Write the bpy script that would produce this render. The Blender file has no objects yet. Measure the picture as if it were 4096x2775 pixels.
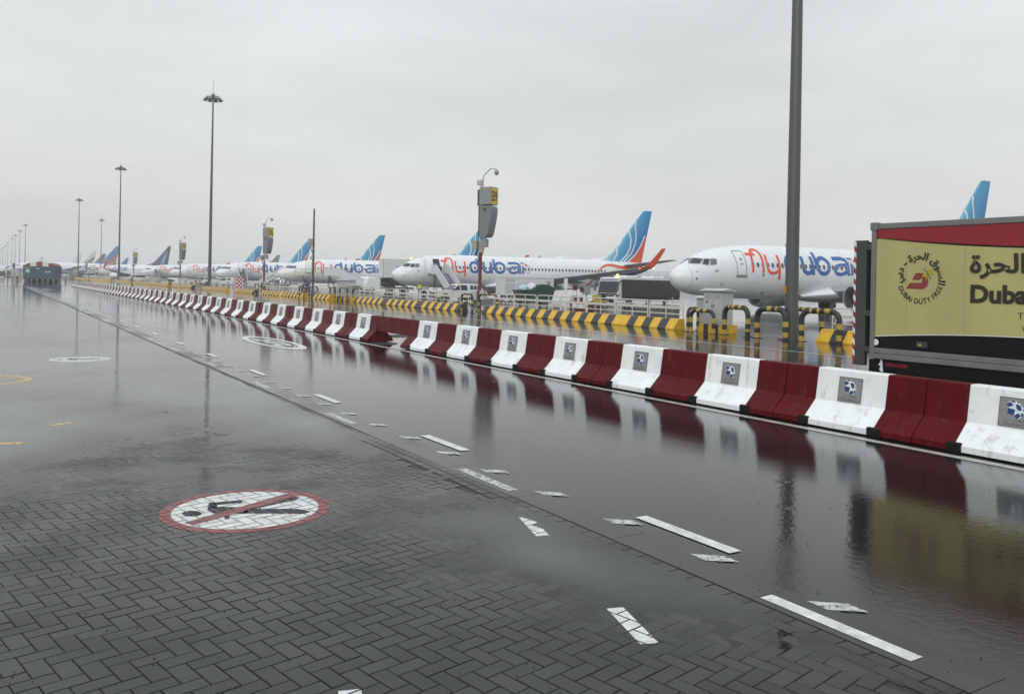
import bpy, bmesh, math, random
from mathutils import Vector, Matrix, noise
random.seed(7)
SC = bpy.context.scene
COL = SC.collection
PI = math.pi

# ---------------------------------------------------------------- camera
F_PX, EYE, SLOPE, VPX, VPY = 3400.0, 2.1, 0.02, -48.0, 1084.0     # in pixels of a 4096 wide frame
HOR = VPY + SLOPE * (2048 - VPX)
ROLL = math.atan(SLOPE)
YAW = math.atan((2048 - VPX) * math.sqrt(1 + SLOPE ** 2) / F_PX)
FW = Vector((math.sin(YAW), math.cos(YAW), 0))
_r0 = Vector((math.cos(YAW), -math.sin(YAW), 0))
_u0 = Vector((0, 0, 1))
RT = math.cos(ROLL) * _r0 + math.sin(ROLL) * _u0
UP = -math.sin(ROLL) * _r0 + math.cos(ROLL) * _u0
cd = bpy.data.cameras.new('camera')
cam = bpy.data.objects.new('camera', cd)
COL.objects.link(cam)
cam.matrix_world = Matrix(((RT.x, UP.x, -FW.x, 0), (RT.y, UP.y, -FW.y, 0), (RT.z, UP.z, -FW.z, EYE), (0, 0, 0, 1)))
cd.sensor_width = 36
cd.lens = 36 * F_PX / 4096
cd.shift_y = -(1387.5 - HOR) / 4096
cd.clip_start = 0.05
cd.clip_end = 6000
SC.camera = cam

# ---------------------------------------------------------------- overcast sky and sun
SUN_EL, SUN_AZ = math.radians(33), math.radians(235)
W = bpy.data.worlds.new('World')
SC.world = W
W.use_nodes = True
nt = W.node_tree
nt.nodes.clear()
def WN(t, **kw):
    n = nt.nodes.new(t)
    for k, v in kw.items():
        setattr(n, k, v)
    return n
sky = WN('ShaderNodeTexSky', sky_type='NISHITA', sun_disc=False, sun_elevation=SUN_EL, sun_rotation=SUN_AZ, air_density=1.5, dust_density=4.0)
hs = WN('ShaderNodeHueSaturation'); hs.inputs['Saturation'].default_value = 0.25
nt.links.new(sky.outputs[0], hs.inputs['Color'])
tc = WN('ShaderNodeTexCoord')
sp = WN('ShaderNodeSeparateXYZ'); nt.links.new(tc.outputs['Generated'], sp.inputs[0])
mx = WN('ShaderNodeMath', operation='MAXIMUM'); nt.links.new(sp.outputs['Z'], mx.inputs[0]); mx.inputs[1].default_value = 0
z2 = WN('ShaderNodeMath', operation='POWER'); nt.links.new(mx.outputs[0], z2.inputs[0]); z2.inputs[1].default_value = 2.0
grad = WN('ShaderNodeMath', operation='MULTIPLY_ADD'); nt.links.new(z2.outputs[0], grad.inputs[0]); grad.inputs[1].default_value = 4.2; grad.inputs[2].default_value = 7.9
mp = WN('ShaderNodeMapping'); mp.inputs['Scale'].default_value = (1.0, 1.0, 3.6); nt.links.new(tc.outputs['Generated'], mp.inputs[0])
nz = WN('ShaderNodeTexNoise'); nz.inputs['Scale'].default_value = 2.1; nz.inputs['Detail'].default_value = 6; nz.inputs['Roughness'].default_value = 0.52
nt.links.new(mp.outputs[0], nz.inputs['Vector'])
cl = WN('ShaderNodeMapRange'); cl.inputs['From Min'].default_value = 0.25; cl.inputs['From Max'].default_value = 0.75; cl.inputs['To Min'].default_value = 0.82; cl.inputs['To Max'].default_value = 1.1
nt.links.new(nz.outputs['Fac'], cl.inputs['Value'])
mul = WN('ShaderNodeMath', operation='MULTIPLY'); nt.links.new(grad.outputs[0], mul.inputs[0]); nt.links.new(cl.outputs[0], mul.inputs[1])
tint = WN('ShaderNodeMix', data_type='RGBA', blend_type='MIX')
nt.links.new(mx.outputs[0], tint.inputs['Factor'])
tint.inputs['A'].default_value = (0.995, 0.995, 0.985, 1); tint.inputs['B'].default_value = (0.88, 1.0, 1.07, 1)
sc_ = WN('ShaderNodeVectorMath', operation='SCALE'); nt.links.new(tint.outputs['Result'], sc_.inputs[0]); nt.links.new(mul.outputs[0], sc_.inputs['Scale'])
mixs = WN('ShaderNodeMix', data_type='RGBA', blend_type='MIX'); mixs.inputs['Factor'].default_value = 0.93
nt.links.new(hs.outputs[0], mixs.inputs['A']); nt.links.new(sc_.outputs[0], mixs.inputs['B'])
bg = WN('ShaderNodeBackground'); bg.inputs['Strength'].default_value = 0.1
nt.links.new(mixs.outputs['Result'], bg.inputs['Color'])
wo = WN('ShaderNodeOutputWorld'); nt.links.new(bg.outputs[0], wo.inputs['Surface'])

sd = bpy.data.lights.new('sun', 'SUN')
sd.energy = 0.95
sd.angle = math.radians(40)
sd.color = (1.0, 0.97, 0.93)
sun = bpy.data.objects.new('sun', sd)
COL.objects.link(sun)
sdir = Vector((math.sin(SUN_AZ) * math.cos(SUN_EL), math.cos(SUN_AZ) * math.cos(SUN_EL), math.sin(SUN_EL)))
sun.rotation_euler = sdir.to_track_quat('Z', 'Y').to_euler()
sun.location = (0, 0, 60)
vs = SC.view_settings
vs.view_transform = 'Standard'; vs.look = 'None'; vs.exposure = 0.06; vs.gamma = 1.0; vs.use_curve_mapping = False
SC.cycles.max_bounces = 6
SC.cycles.diffuse_bounces = 2
SC.cycles.glossy_bounces = 4
SC.cycles.transparent_max_bounces = 8
SC.cycles.caustics_reflective = False
SC.cycles.caustics_refractive = False
SC.cycles.use_denoising = True
SC.cycles.sample_clamp_indirect = 6

# ---------------------------------------------------------------- helpers
def ray(x, y):
    return FW + (x - 2048) / F_PX * RT - (y - HOR) / F_PX * UP
def gnd(x, y, z=0.0):
    d = ray(x, y); t = (z - EYE) / d.z
    return Vector((t * d.x, t * d.y, z))
def onX(x, y, X):
    d = ray(x, y); t = X / d.x
    return t * d.y, EYE + t * d.z
def atZ(x, depth, y=1120):                       # ground point on the ray of column x at a depth along the view axis
    d = ray(x, y)
    return Vector((d.x * depth, d.y * depth, 0))

MATS = {}
def M(name, col, rough=0.5, metal=0.0, var=0.08, scale=2.5, bump=0.0, bscale=60.0, coat=0.0, emit=None, spec=0.5, detail=4.0, streak=0.0):
    if name in MATS:
        return MATS[name]
    m = bpy.data.materials.new(name); MATS[name] = m
    m.use_nodes = True
    n = m.node_tree; b = n.nodes['Principled BSDF']
    c = tuple(col) + (1,)
    b.inputs['Base Color'].default_value = c
    b.inputs['Roughness'].default_value = rough
    b.inputs['Metallic'].default_value = metal
    b.inputs['Specular IOR Level'].default_value = spec
    if coat:
        b.inputs['Coat Weight'].default_value = coat; b.inputs['Coat Roughness'].default_value = 0.08
    if emit:
        b.inputs['Emission Color'].default_value = tuple(emit[:3]) + (1,); b.inputs['Emission Strength'].default_value = emit[3]
    if var > 0 or bump > 0:
        t = n.nodes.new('ShaderNodeTexCoord')
        ns = n.nodes.new('ShaderNodeTexNoise'); ns.inputs['Scale'].default_value = scale; ns.inputs['Detail'].default_value = detail; ns.inputs['Roughness'].default_value = 0.62
        if streak:
            mpn = n.nodes.new('ShaderNodeMapping'); mpn.inputs['Scale'].default_value = (1, 1, streak)
            n.links.new(t.outputs['Object'], mpn.inputs[0]); n.links.new(mpn.outputs[0], ns.inputs['Vector'])
        else:
            n.links.new(t.outputs['Object'], ns.inputs['Vector'])
        if var > 0:
            mr = n.nodes.new('ShaderNodeMapRange')
            mr.inputs['From Min'].default_value = 0.3; mr.inputs['From Max'].default_value = 0.7
            mr.inputs['To Min'].default_value = 1 - var; mr.inputs['To Max'].default_value = 1 + var
            n.links.new(ns.outputs['Fac'], mr.inputs['Value'])
            s = n.nodes.new('ShaderNodeVectorMath'); s.operation = 'SCALE'
            s.inputs[0].default_value = c[:3]
            n.links.new(mr.outputs[0], s.inputs['Scale']); n.links.new(s.outputs[0], b.inputs['Base Color'])
            r2 = n.nodes.new('ShaderNodeMapRange')
            r2.inputs['From Min'].default_value = 0.3; r2.inputs['From Max'].default_value = 0.7
            r2.inputs['To Min'].default_value = max(0.02, rough * 0.75); r2.inputs['To Max'].default_value = min(1, rough * 1.25)
            n.links.new(ns.outputs['Fac'], r2.inputs['Value']); n.links.new(r2.outputs[0], b.inputs['Roughness'])
        if bump > 0:
            n2 = n.nodes.new('ShaderNodeTexNoise'); n2.inputs['Scale'].default_value = bscale; n2.inputs['Detail'].default_value = 3
            n.links.new(t.outputs['Object'], n2.inputs['Vector'])
            bp = n.nodes.new('ShaderNodeBump'); bp.inputs['Strength'].default_value = bump; bp.inputs['Distance'].default_value = 0.01
            n.links.new(n2.outputs['Fac'], bp.inputs['Height']); n.links.new(bp.outputs[0], b.inputs['Normal'])
    return m

class MB:
    """collects faces; build() links them as one mesh object"""
    def __init__(s):
        s.v = []; s.f = []; s.m = []; s.sm = []
    def face(s, pts, m=0, sm=False):
        i = len(s.v); s.v += [tuple(p) for p in pts]; s.f.append(tuple(range(i, i + len(pts)))); s.m.append(m); s.sm.append(sm)
        return s
    def raw(s, vs, fs, m=0, sm=False):
        i = len(s.v); s.v += [tuple(p) for p in vs]
        for k in fs:
            s.f.append(tuple(i + q for q in k)); s.m.append(m); s.sm.append(sm)
        return s
    def box(s, x0, x1, y0, y1, z0, z1, m=0):
        V = [(x0, y0, z0), (x1, y0, z0), (x1, y1, z0), (x0, y1, z0), (x0, y0, z1), (x1, y0, z1), (x1, y1, z1), (x0, y1, z1)]
        return s.raw(V, [(0, 3, 2, 1), (4, 5, 6, 7), (0, 1, 5, 4), (1, 2, 6, 5), (2, 3, 7, 6), (3, 0, 4, 7)], m)
    def bbox(s, x0, x1, y0, y1, z0, z1, b=0.02, m=0):       # box with chamfered edges
        bm = bmesh.new()
        bmesh.ops.create_cube(bm, size=1)
        for v in bm.verts:
            v.co = Vector(((x0 + x1) / 2 + v.co.x * (x1 - x0), (y0 + y1) / 2 + v.co.y * (y1 - y0), (z0 + z1) / 2 + v.co.z * (z1 - z0)))
        bmesh.ops.bevel(bm, geom=bm.edges[:], offset=b, segments=2, affect='EDGES', profile=0.6)
        bm.verts.index_update()
        s.raw([v.co for v in bm.verts], [[v.index for v in f.verts] for f in bm.faces], m)
        bm.free()
        return s
    def tube(s, pts, r, n=10, m=0, caps=True, mfn=None):
        P = [Vector(p) for p in pts]; N = len(P)
        R = r if isinstance(r, (list, tuple)) else [r] * N
        T = []
        for i in range(N):
            d = (P[min(i + 1, N - 1)] - P[max(i - 1, 0)])
            T.append(d.normalized() if d.length > 1e-9 else Vector((0, 0, 1)))
        a = T[0].orthogonal().normalized()
        base = len(s.v)
        for i in range(N):
            a = (a - a.dot(T[i]) * T[i])
            a = a.normalized() if a.length > 1e-6 else T[i].orthogonal().normalized()
            b = T[i].cross(a)
            for k in range(n):
                q = 2 * PI * k / n
                s.v.append(tuple(P[i] + R[i] * (math.cos(q) * a + math.sin(q) * b)))
        for i in range(N - 1):
            mm = mfn(i) if mfn else m
            for k in range(n):
                s.f.append((base + i * n + k, base + i * n + (k + 1) % n, base + (i + 1) * n + (k + 1) % n, base + (i + 1) * n + k)); s.m.append(mm); s.sm.append(True)
        if caps:
            s.f.append(tuple(base + k for k in range(n))[::-1]); s.m.append(mfn(0) if mfn else m); s.sm.append(False)
            s.f.append(tuple(base + (N - 1) * n + k for k in range(n))); s.m.append(mfn(N - 2) if mfn else m); s.sm.append(False)
        return s
    def lathe(s, prof, axis='z', n=20, m=0, c=(0, 0, 0), mfn=None):     # prof = [(r, h)]
        base = len(s.v); N = len(prof)
        for r, h in prof:
            for k in range(n):
                q = 2 * PI * k / n; x, y = r * math.cos(q), r * math.sin(q)
                p = (x, y, h) if axis == 'z' else ((h, x, y) if axis == 'x' else (y, h, x))
                s.v.append((p[0] + c[0], p[1] + c[1], p[2] + c[2]))
        for i in range(N - 1):
            for k in range(n):
                s.f.append((base + i * n + k, base + i * n + (k + 1) % n, base + (i + 1) * n + (k + 1) % n, base + (i + 1) * n + k)); s.m.append(mfn(i) if mfn else m); s.sm.append(True)
        return s
    def prism(s, poly, y0, y1, m=0, axis='y', yf=None):      # polygon in (a, b) extruded along an axis
        n = len(poly); base = len(s.v)
        for side in (0, 1):
            for a, b in poly:
                y = (y0, y1)[side] if yf is None else yf(a, b) * (-1, 1)[side]
                s.v.append({'y': (a, y, b), 'x': (y, a, b), 'z': (a, b, y)}[axis])
        s.f.append(tuple(range(base, base + n))); s.f.append(tuple(range(base + 2 * n - 1, base + n - 1, -1)))
        s.m += [m, m]; s.sm += [False, False]
        for k in range(n):
            s.f.append((base + (k + 1) % n, base + k, base + n + k, base + n + (k + 1) % n)); s.m.append(m); s.sm.append(False)
        return s
    def mesh(s, name, mats, ang=40, fix=True):
        me = bpy.data.meshes.new(name)
        me.from_pydata(s.v, [], s.f)
        for q in mats:
            me.materials.append(q)
        me.polygons.foreach_set('material_index', s.m)
        if any(s.sm):
            me.polygons.foreach_set('use_smooth', s.sm)
        if fix:
            bm = bmesh.new(); bm.from_mesh(me)
            bmesh.ops.remove_doubles(bm, verts=bm.verts, dist=0.0004)
            bmesh.ops.recalc_face_normals(bm, faces=bm.faces)
            bm.to_mesh(me); bm.free()
        me.update()
        if any(s.sm):
            me.set_sharp_from_angle(angle=math.radians(ang))
        return me
    def build(s, name, mats, parent=None, loc=None, rotz=0.0, fix=True, ang=40):
        if not isinstance(mats, (list, tuple)):
            mats = [mats]
        return link(name, s.mesh(name, mats, ang, fix), parent, loc, rotz)

def link(name, me, parent=None, loc=None, rotz=0.0):
    o = bpy.data.objects.new(name, me)
    COL.objects.link(o)
    if parent is not None:
        o.parent = parent
    if loc is not None:
        o.location = loc
    if rotz:
        o.rotation_euler = (0, 0, rotz)
    return o
def tag(o, label, cat=None, group=None, kind=None):
    o['label'] = label
    if cat: o['category'] = cat
    if group: o['group'] = group
    if kind: o['kind'] = kind
    return o
def thing(name, label, cat, loc=(0, 0, 0), rotz=0.0, group=None):
    o = bpy.data.objects.new(name, None)
    COL.objects.link(o)
    o.empty_display_size = 0.2
    o.location = loc
    o.rotation_euler = (0, 0, rotz)
    return tag(o, label, cat, group)
def struct(o):
    o['kind'] = 'structure'
    return o
CH = {}
def dup(src, loc, rotz=0.0, label=None, group=None, scale=None, skip=()):
    def cp(o, par):
        c = o.copy(); COL.objects.link(c)
        if par is not None:
            c.parent = par
        for ch in list(o.children):
            if ch.name.split('.')[0] not in skip:
                cp(ch, c)
        return c
    r = cp(src, None)
    r.location = loc; r.rotation_euler = (0, 0, rotz)
    if scale: r.scale = scale
    if label: r['label'] = label
    if group: r['group'] = group
    return r

def text2d(body, size=1.0, bold=0.0, align='LEFT', shear=0.0, spacing=1.0):
    cu = bpy.data.curves.new('lettering', 'FONT')
    cu.body = body; cu.size = size; cu.align_x = align; cu.offset = bold; cu.shear = shear; cu.space_character = spacing
    cu.resolution_u = 3
    o = bpy.data.objects.new('lettering', cu)
    COL.objects.link(o)
    me = bpy.data.meshes.new_from_object(o)
    vs_ = [tuple(v.co[:2]) for v in me.vertices]; fs_ = [tuple(p.vertices) for p in me.polygons]
    bpy.data.objects.remove(o); bpy.data.curves.remove(cu); bpy.data.meshes.remove(me)
    return vs_, fs_
def islands(n, fs_):
    p = list(range(n))
    def f(a):
        while p[a] != a: p[a] = p[p[a]]; a = p[a]
        return a
    for q in fs_:
        for b in q[1:]: p[f(b)] = f(q[0])
    ids = {}
    return [ids.setdefault(f(k), len(ids)) for k in range(n)]
def put_text(mb, body, size, fn, m=0, nudge=None, **kw):       # fn maps (u, v) -> point; nudge keeps joined glyphs off each other
    vs_, fs_ = text2d(body, size, **kw)
    P = [Vector(fn(u, v)) for u, v in vs_]
    if nudge:
        ii = islands(len(vs_), fs_); P = [p + Vector(nudge) * ii[k] for k, p in enumerate(P)]
    mb.raw(P, fs_, m)
def stroke2d(pts, w, closed=False):                            # ribbon along a 2D polyline, w number or list
    P = [Vector((p[0], p[1])) for p in pts]; n = len(P); out = []
    for i in range(n):
        a = P[(i - 1) % n] if (closed or i > 0) else P[i]
        b = P[(i + 1) % n] if (closed or i < n - 1) else P[i]
        t = (b - a).normalized(); nn = Vector((-t.y, t.x))
        ww = (w[i] if isinstance(w, (list, tuple)) else w) / 2
        out.append((P[i] + nn * ww, P[i] - nn * ww))
    quads = []
    for i in range(n if closed else n - 1):
        a, b = out[i], out[(i + 1) % n]
        quads.append((a[0], a[1], b[1], b[0]))
    return quads
def arc(cx, cy, rx, ry, a0, a1, n=12):
    return [(cx + rx * math.cos(math.radians(a0 + (a1 - a0) * i / n)), cy + ry * math.sin(math.radians(a0 + (a1 - a0) * i / n))) for i in range(n + 1)]
def rrect(x0, x1, z0, z1, r, n=4):
    return arc(x1 - r, z1 - r, r, r, 0, 90, n) + arc(x0 + r, z1 - r, r, r, 90, 180, n) + arc(x0 + r, z0 + r, r, r, 180, 270, n) + arc(x1 - r, z0 + r, r, r, 270, 360, n)
def refine(pts, step):
    out = [pts[0]]
    for a, b in zip(pts, pts[1:]):
        k = max(1, int(math.hypot(b[0] - a[0], b[1] - a[1]) / step))
        out += [(a[0] + (b[0] - a[0]) * i / k, a[1] + (b[1] - a[1]) * i / k) for i in range(1, k + 1)]
    return out

# ---------------------------------------------------------------- common materials
m_white = M('white_paint', (0.72, 0.73, 0.73), 0.42, var=0.05, scale=1.2)
m_conc_white = M('white_painted_concrete', (0.84, 0.86, 0.86), 0.5, var=0.06, scale=4, bump=0.15, bscale=90)
m_conc_red = M('red_painted_concrete', (0.095, 0.003, 0.006), 0.45, var=0.22, scale=5, bump=0.15, bscale=90, spec=0.1)
def grime(m, dark, amount=0.5, scale=2.2, thr=0.56):
    n = m.node_tree; b = n.nodes['Principled BSDF']; lk = b.inputs['Base Color'].links[0].from_socket
    g = n.nodes.new('ShaderNodeNewGeometry'); mp_ = n.nodes.new('ShaderNodeMapping'); mp_.inputs['Scale'].default_value = (1.0, 1.0, 0.35); n.links.new(g.outputs['Position'], mp_.inputs[0])
    a = n.nodes.new('ShaderNodeTexNoise'); a.inputs['Scale'].default_value = scale * 2.4; a.inputs['Detail'].default_value = 9; a.inputs['Roughness'].default_value = 0.72; n.links.new(mp_.outputs[0], a.inputs['Vector'])
    r = n.nodes.new('ShaderNodeMapRange'); r.inputs['From Min'].default_value = thr; r.inputs['From Max'].default_value = thr + 0.16; r.inputs['To Max'].default_value = amount; n.links.new(a.outputs['Fac'], r.inputs['Value'])
    x = n.nodes.new('ShaderNodeMix'); x.data_type = 'RGBA'; n.links.new(r.outputs[0], x.inputs['Factor']); n.links.new(lk, x.inputs['A']); x.inputs['B'].default_value = tuple(dark) + (1,)
    n.links.new(x.outputs['Result'], b.inputs['Base Color'])
grime(m_conc_white, (0.27, 0.265, 0.25), 0.7, thr=0.55); grime(m_conc_red, (0.14, 0.055, 0.05), 0.5, thr=0.54)
m_rubber = M('black_rubber', (0.008, 0.008, 0.009), 0.6, var=0.2, spec=0.2)
m_steel = M('brushed_steel_plate', (0.30, 0.30, 0.29), 0.4, metal=0.6, var=0.12, scale=14)
m_dark = M('dark_metal', (0.05, 0.05, 0.055), 0.5, var=0.15)
m_grey = M('grey_metal', (0.27, 0.28, 0.285), 0.45, var=0.08)
m_lgrey = M('light_grey_cabinet', (0.45, 0.46, 0.455), 0.5, var=0.06)
m_galv = M('galvanised_mast', (0.10, 0.103, 0.105), 0.45, metal=0.3, var=0.15, scale=1.5, streak=0.2)
m_cream = M('cream_railing_paint', (0.60, 0.58, 0.52), 0.45, var=0.08, scale=6)
m_yellow = M('yellow_kerb_paint', (0.72, 0.42, 0.02), 0.5, var=0.14, scale=5, bump=0.1)
m_black = M('black_kerb_paint', (0.028, 0.03, 0.036), 0.5, var=0.25, scale=5, bump=0.1)
grime(m_yellow, (0.2, 0.13, 0.04), 0.6); grime(m_black, (0.09, 0.085, 0.075), 0.6)
m_hyel = M('yellow_band', (0.46, 0.31, 0.05), 0.45, var=0.15, scale=6)
m_hblk = M('black_band', (0.022, 0.022, 0.022), 0.45, var=0.2, scale=6)
m_pred = M('red_pole_paint', (0.17, 0.02, 0.022), 0.45, var=0.12)
m_signy = M('yellow_sign_face', (0.75, 0.47, 0.03), 0.45, var=0.04)
m_blkp = M('black_print', (0.01, 0.01, 0.011), 0.5, var=0)
m_blue = M('blue_print', (0.012, 0.045, 0.17), 0.45, var=0)
m_whp = M('white_print', (0.75, 0.77, 0.78), 0.5, var=0)
m_glass = M('dark_glass', (0.018, 0.021, 0.024), 0.08, var=0, spec=0.6)
m_glass2 = M('grey_glass', (0.12, 0.13, 0.135), 0.1, var=0, spec=0.6)
m_tyre = M('tyre_rubber', (0.014, 0.014, 0.015), 0.7, var=0.1)
m_rim = M('wheel_rim', (0.3, 0.3, 0.3), 0.4, metal=0.5, var=0.05)
m_redl = M('red_lamp', (0.5, 0.02, 0.01), 0.3, var=0, emit=(1, 0.06, 0.03, 3))
m_amber = M('amber_lamp', (0.8, 0.5, 0.05), 0.3, var=0, emit=(1, 0.7, 0.2, 2.0))
m_head = M('head_lamp', (0.9, 0.85, 0.7), 0.3, var=0, emit=(1, 0.85, 0.55, 5))
# ---------------------------------------------------------------- wet ground
def wet(name, base, r_dry, r_wet, pscale, lo, hi, agg=0.25, rip=0.05, seed=0.0, ripscale=7.0, gutter=None):
    m = bpy.data.materials.new(name); m.use_nodes = True
    n = m.node_tree; L = n.links.new; b = n.nodes['Principled BSDF']
    def N(t, **kw):
        q = n.nodes.new(t)
        for k, v in kw.items(): setattr(q, k, v)
        return q
    g = N('ShaderNodeNewGeometry')
    mp = N('ShaderNodeMapping'); mp.inputs['Location'].default_value = (seed, seed * 0.7, 0); mp.inputs['Scale'].default_value = (1.0, 0.55, 1.0)
    L(g.outputs['Position'], mp.inputs[0])
    pn = N('ShaderNodeTexNoise'); pn.inputs['Scale'].default_value = pscale; pn.inputs['Detail'].default_value = 5; pn.inputs['Roughness'].default_value = 0.6
    L(mp.outputs[0], pn.inputs['Vector'])
    pud = N('ShaderNodeMapRange', interpolation_type='SMOOTHSTEP'); pud.inputs['From Min'].default_value = lo; pud.inputs['From Max'].default_value = hi
    if gutter:                                      # the cross fall gathers water towards the barrier
        sx = N('ShaderNodeSeparateXYZ'); L(g.outputs['Position'], sx.inputs[0])
        gm = N('ShaderNodeMapRange', interpolation_type='SMOOTHSTEP'); gm.inputs['From Min'].default_value = gutter[0]; gm.inputs['From Max'].default_value = gutter[1]; gm.inputs['To Min'].default_value = gutter[2]; gm.inputs['To Max'].default_value = gutter[3]
        L(sx.outputs['X'], gm.inputs['Value'])
        ga = N('ShaderNodeMath', operation='ADD'); L(pn.outputs['Fac'], ga.inputs[0]); L(gm.outputs[0], ga.inputs[1]); L(ga.outputs[0], pud.inputs['Value'])
    else:
        L(pn.outputs['Fac'], pud.inputs['Value'])
    tn = N('ShaderNodeTexNoise'); tn.inputs['Scale'].default_value = 1.3; tn.inputs['Detail'].default_value = 8; tn.inputs['Roughness'].default_value = 0.7
    L(g.outputs['Position'], tn.inputs['Vector'])
    tr = N('ShaderNodeMapRange'); tr.inputs['From Min'].default_value = 0.3; tr.inputs['From Max'].default_value = 0.7; tr.inputs['To Min'].default_value = 0.75; tr.inputs['To Max'].default_value = 1.25
    L(tn.outputs['Fac'], tr.inputs['Value'])
    cs = N('ShaderNodeVectorMath', operation='SCALE'); cs.inputs[0].default_value = base; L(tr.outputs[0], cs.inputs['Scale'])
    cm = N('ShaderNodeMix', data_type='RGBA'); L(pud.outputs[0], cm.inputs['Factor']); L(cs.outputs[0], cm.inputs['A']); cm.inputs['B'].default_value = (base[0] * 0.7, base[1] * 0.7, base[2] * 0.7, 1)
    L(cm.outputs['Result'], b.inputs['Base Color'])
    rm = N('ShaderNodeMapRange'); rm.inputs['To Min'].default_value = r_dry; rm.inputs['To Max'].default_value = r_wet; L(pud.outputs[0], rm.inputs['Value'])
    L(rm.outputs[0], b.inputs['Roughness'])
    b.inputs['IOR'].default_value = 1.34
    an = N('ShaderNodeTexNoise'); an.inputs['Scale'].default_value = 85; an.inputs['Detail'].default_value = 3; L(g.outputs['Position'], an.inputs['Vector'])
    inv = N('ShaderNodeMath', operation='SUBTRACT'); inv.inputs[0].default_value = 1.0; L(pud.outputs[0], inv.inputs[1])
    am = N('ShaderNodeMath', operation='MULTIPLY'); L(inv.outputs[0], am.inputs[0]); am.inputs[1].default_value = agg
    b1 = N('ShaderNodeBump'); b1.inputs['Distance'].default_value = 0.002; L(am.outputs[0], b1.inputs['Strength']); L(an.outputs['Fac'], b1.inputs['Height'])
    rn = N('ShaderNodeTexNoise'); rn.inputs['Scale'].default_value = ripscale; rn.inputs['Detail'].default_value = 4; rn.inputs['Roughness'].default_value = 0.65; L(g.outputs['Position'], rn.inputs['Vector'])
    b2 = N('ShaderNodeBump'); b2.inputs['Strength'].default_value = rip; b2.inputs['Distance'].default_value = 0.02; L(rn.outputs['Fac'], b2.inputs['Height']); L(b1.outputs[0], b2.inputs['Normal'])
    if gutter:                                      # rings of falling drops
        vr = N('ShaderNodeTexVoronoi'); vr.inputs['Scale'].default_value = 1.9; L(g.outputs['Position'], vr.inputs['Vector'])
        vm = N('ShaderNodeMath', operation='MULTIPLY'); vm.inputs[1].default_value = 130; L(vr.outputs['Distance'], vm.inputs[0])
        vsn = N('ShaderNodeMath', operation='SINE'); L(vm.outputs[0], vsn.inputs[0])
        vf = N('ShaderNodeMapRange'); vf.inputs['From Min'].default_value = 0.02; vf.inputs['From Max'].default_value = 0.24; vf.inputs['To Min'].default_value = 0.5; vf.inputs['To Max'].default_value = 0.0; L(vr.outputs['Distance'], vf.inputs['Value'])
        vv = N('ShaderNodeMath', operation='MULTIPLY'); L(vsn.outputs[0], vv.inputs[0]); L(vf.outputs[0], vv.inputs[1])
        b3 = N('ShaderNodeBump'); b3.inputs['Strength'].default_value = 0.035; b3.inputs['Distance'].default_value = 0.02; L(vv.outputs[0], b3.inputs['Height']); L(b2.outputs[0], b3.inputs['Normal'])
        L(b3.outputs[0], b.inputs['Normal'])
    else:
        L(b2.outputs[0], b.inputs['Normal'])
    return m
m_ground = wet('wet_apron_concrete', (0.15, 0.15, 0.147), 0.1, 0.04, 0.22, 0.34, 0.66, agg=0.06, rip=0.02, seed=3.1)
m_road = wet('wet_asphalt', (0.015, 0.0155, 0.016), 0.09, 0.018, 0.2, 0.4, 0.6, agg=0.3, rip=0.07, seed=11.3, gutter=(4.9, 7.0, -0.08, 0.1), ripscale=12)
m_strip = wet('wet_concrete_edge', (0.03, 0.029, 0.028), 0.26, 0.06, 0.4, 0.45, 0.6, agg=0.4, rip=0.02, seed=5.0)
m_bed = M('wet_jointing_sand', (0.016, 0.015, 0.014), 0.6, var=0.3, scale=30)

def sheet(name, rects, z, mat):
    mb = MB()
    for x0, x1, y0, y1 in rects:
        mb.face([(x0, y0, z), (x1, y0, z), (x1, y1, z), (x0, y1, z)])
    return struct(mb.build(name, mat, fix=False))
PX0, PX1, PY0, PY1 = -2.6, 4.4, 1.3, 150.0
PYE = 46.0
B = 2400
sheet('ground', [(-B, PX0, -B, B), (PX1, B, -B, B), (PX0, PX1, -B, PY0), (PX0, PX1, PY1, B)], -0.006, m_ground)
road = sheet('road', [(4.75, 28.1, -40, 700)], -0.002, m_road)
st = MB()
y = 1.0
while y < 140:                                     # edge of concrete lengths along the asphalt
    st.bbox(4.402, 4.748, y, y + 1.497, -0.1, 0.003, 0.003); y += 1.5
strip = struct(st.build('edge_strip', m_strip))

# paver heights: a slightly uneven surface; the dips hold water
def sm(a, b, t):
    t = min(1, max(0, (t - a) / (b - a))); return t * t * (3 - 2 * t)
def ph(x, y):
    h = 0.0046 - 0.0112 * sm(4.8, 15.0, y)
    h += 0.0066 * noise.noise(Vector((x * 0.5 + 3.3, y * 0.36, 1.7))) + 0.0026 * noise.noise(Vector((x * 1.4, y * 1.2, 9.1)))
    h += 0.0052 * sm(10, 16, y) * noise.noise(Vector((x * 0.42 + 7.7, y * 0.16, 4.4)))
    h += 0.0035 * sm(4.0, 4.3, x) * sm(6.5, 8, y) * (1 - sm(13.5, 15, y))
    h += 0.0034 * math.exp(-((x - 2.0) / 1.5) ** 2 - ((y - 8.0) / 1.0) ** 2)
    h -= 0.004 * math.exp(-((x - 3.7) / 0.5) ** 2 - ((y - 5.6) / 1.3) ** 2)
    h += 0.003 * math.exp(-((y - 10.4) / 0.5) ** 2) * (1 - sm(1.6, 3.0, x))
    return h
m_pav = bpy.data.materials.new('wet_grey_paver'); m_pav.use_nodes = True
n_ = m_pav.node_tree; b_ = n_.nodes['Principled BSDF']; L_ = n_.links.new
oi = n_.nodes.new('ShaderNodeObjectInfo'); at = n_.nodes.new('ShaderNodeAttribute'); at.attribute_name = 'tone'
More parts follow.
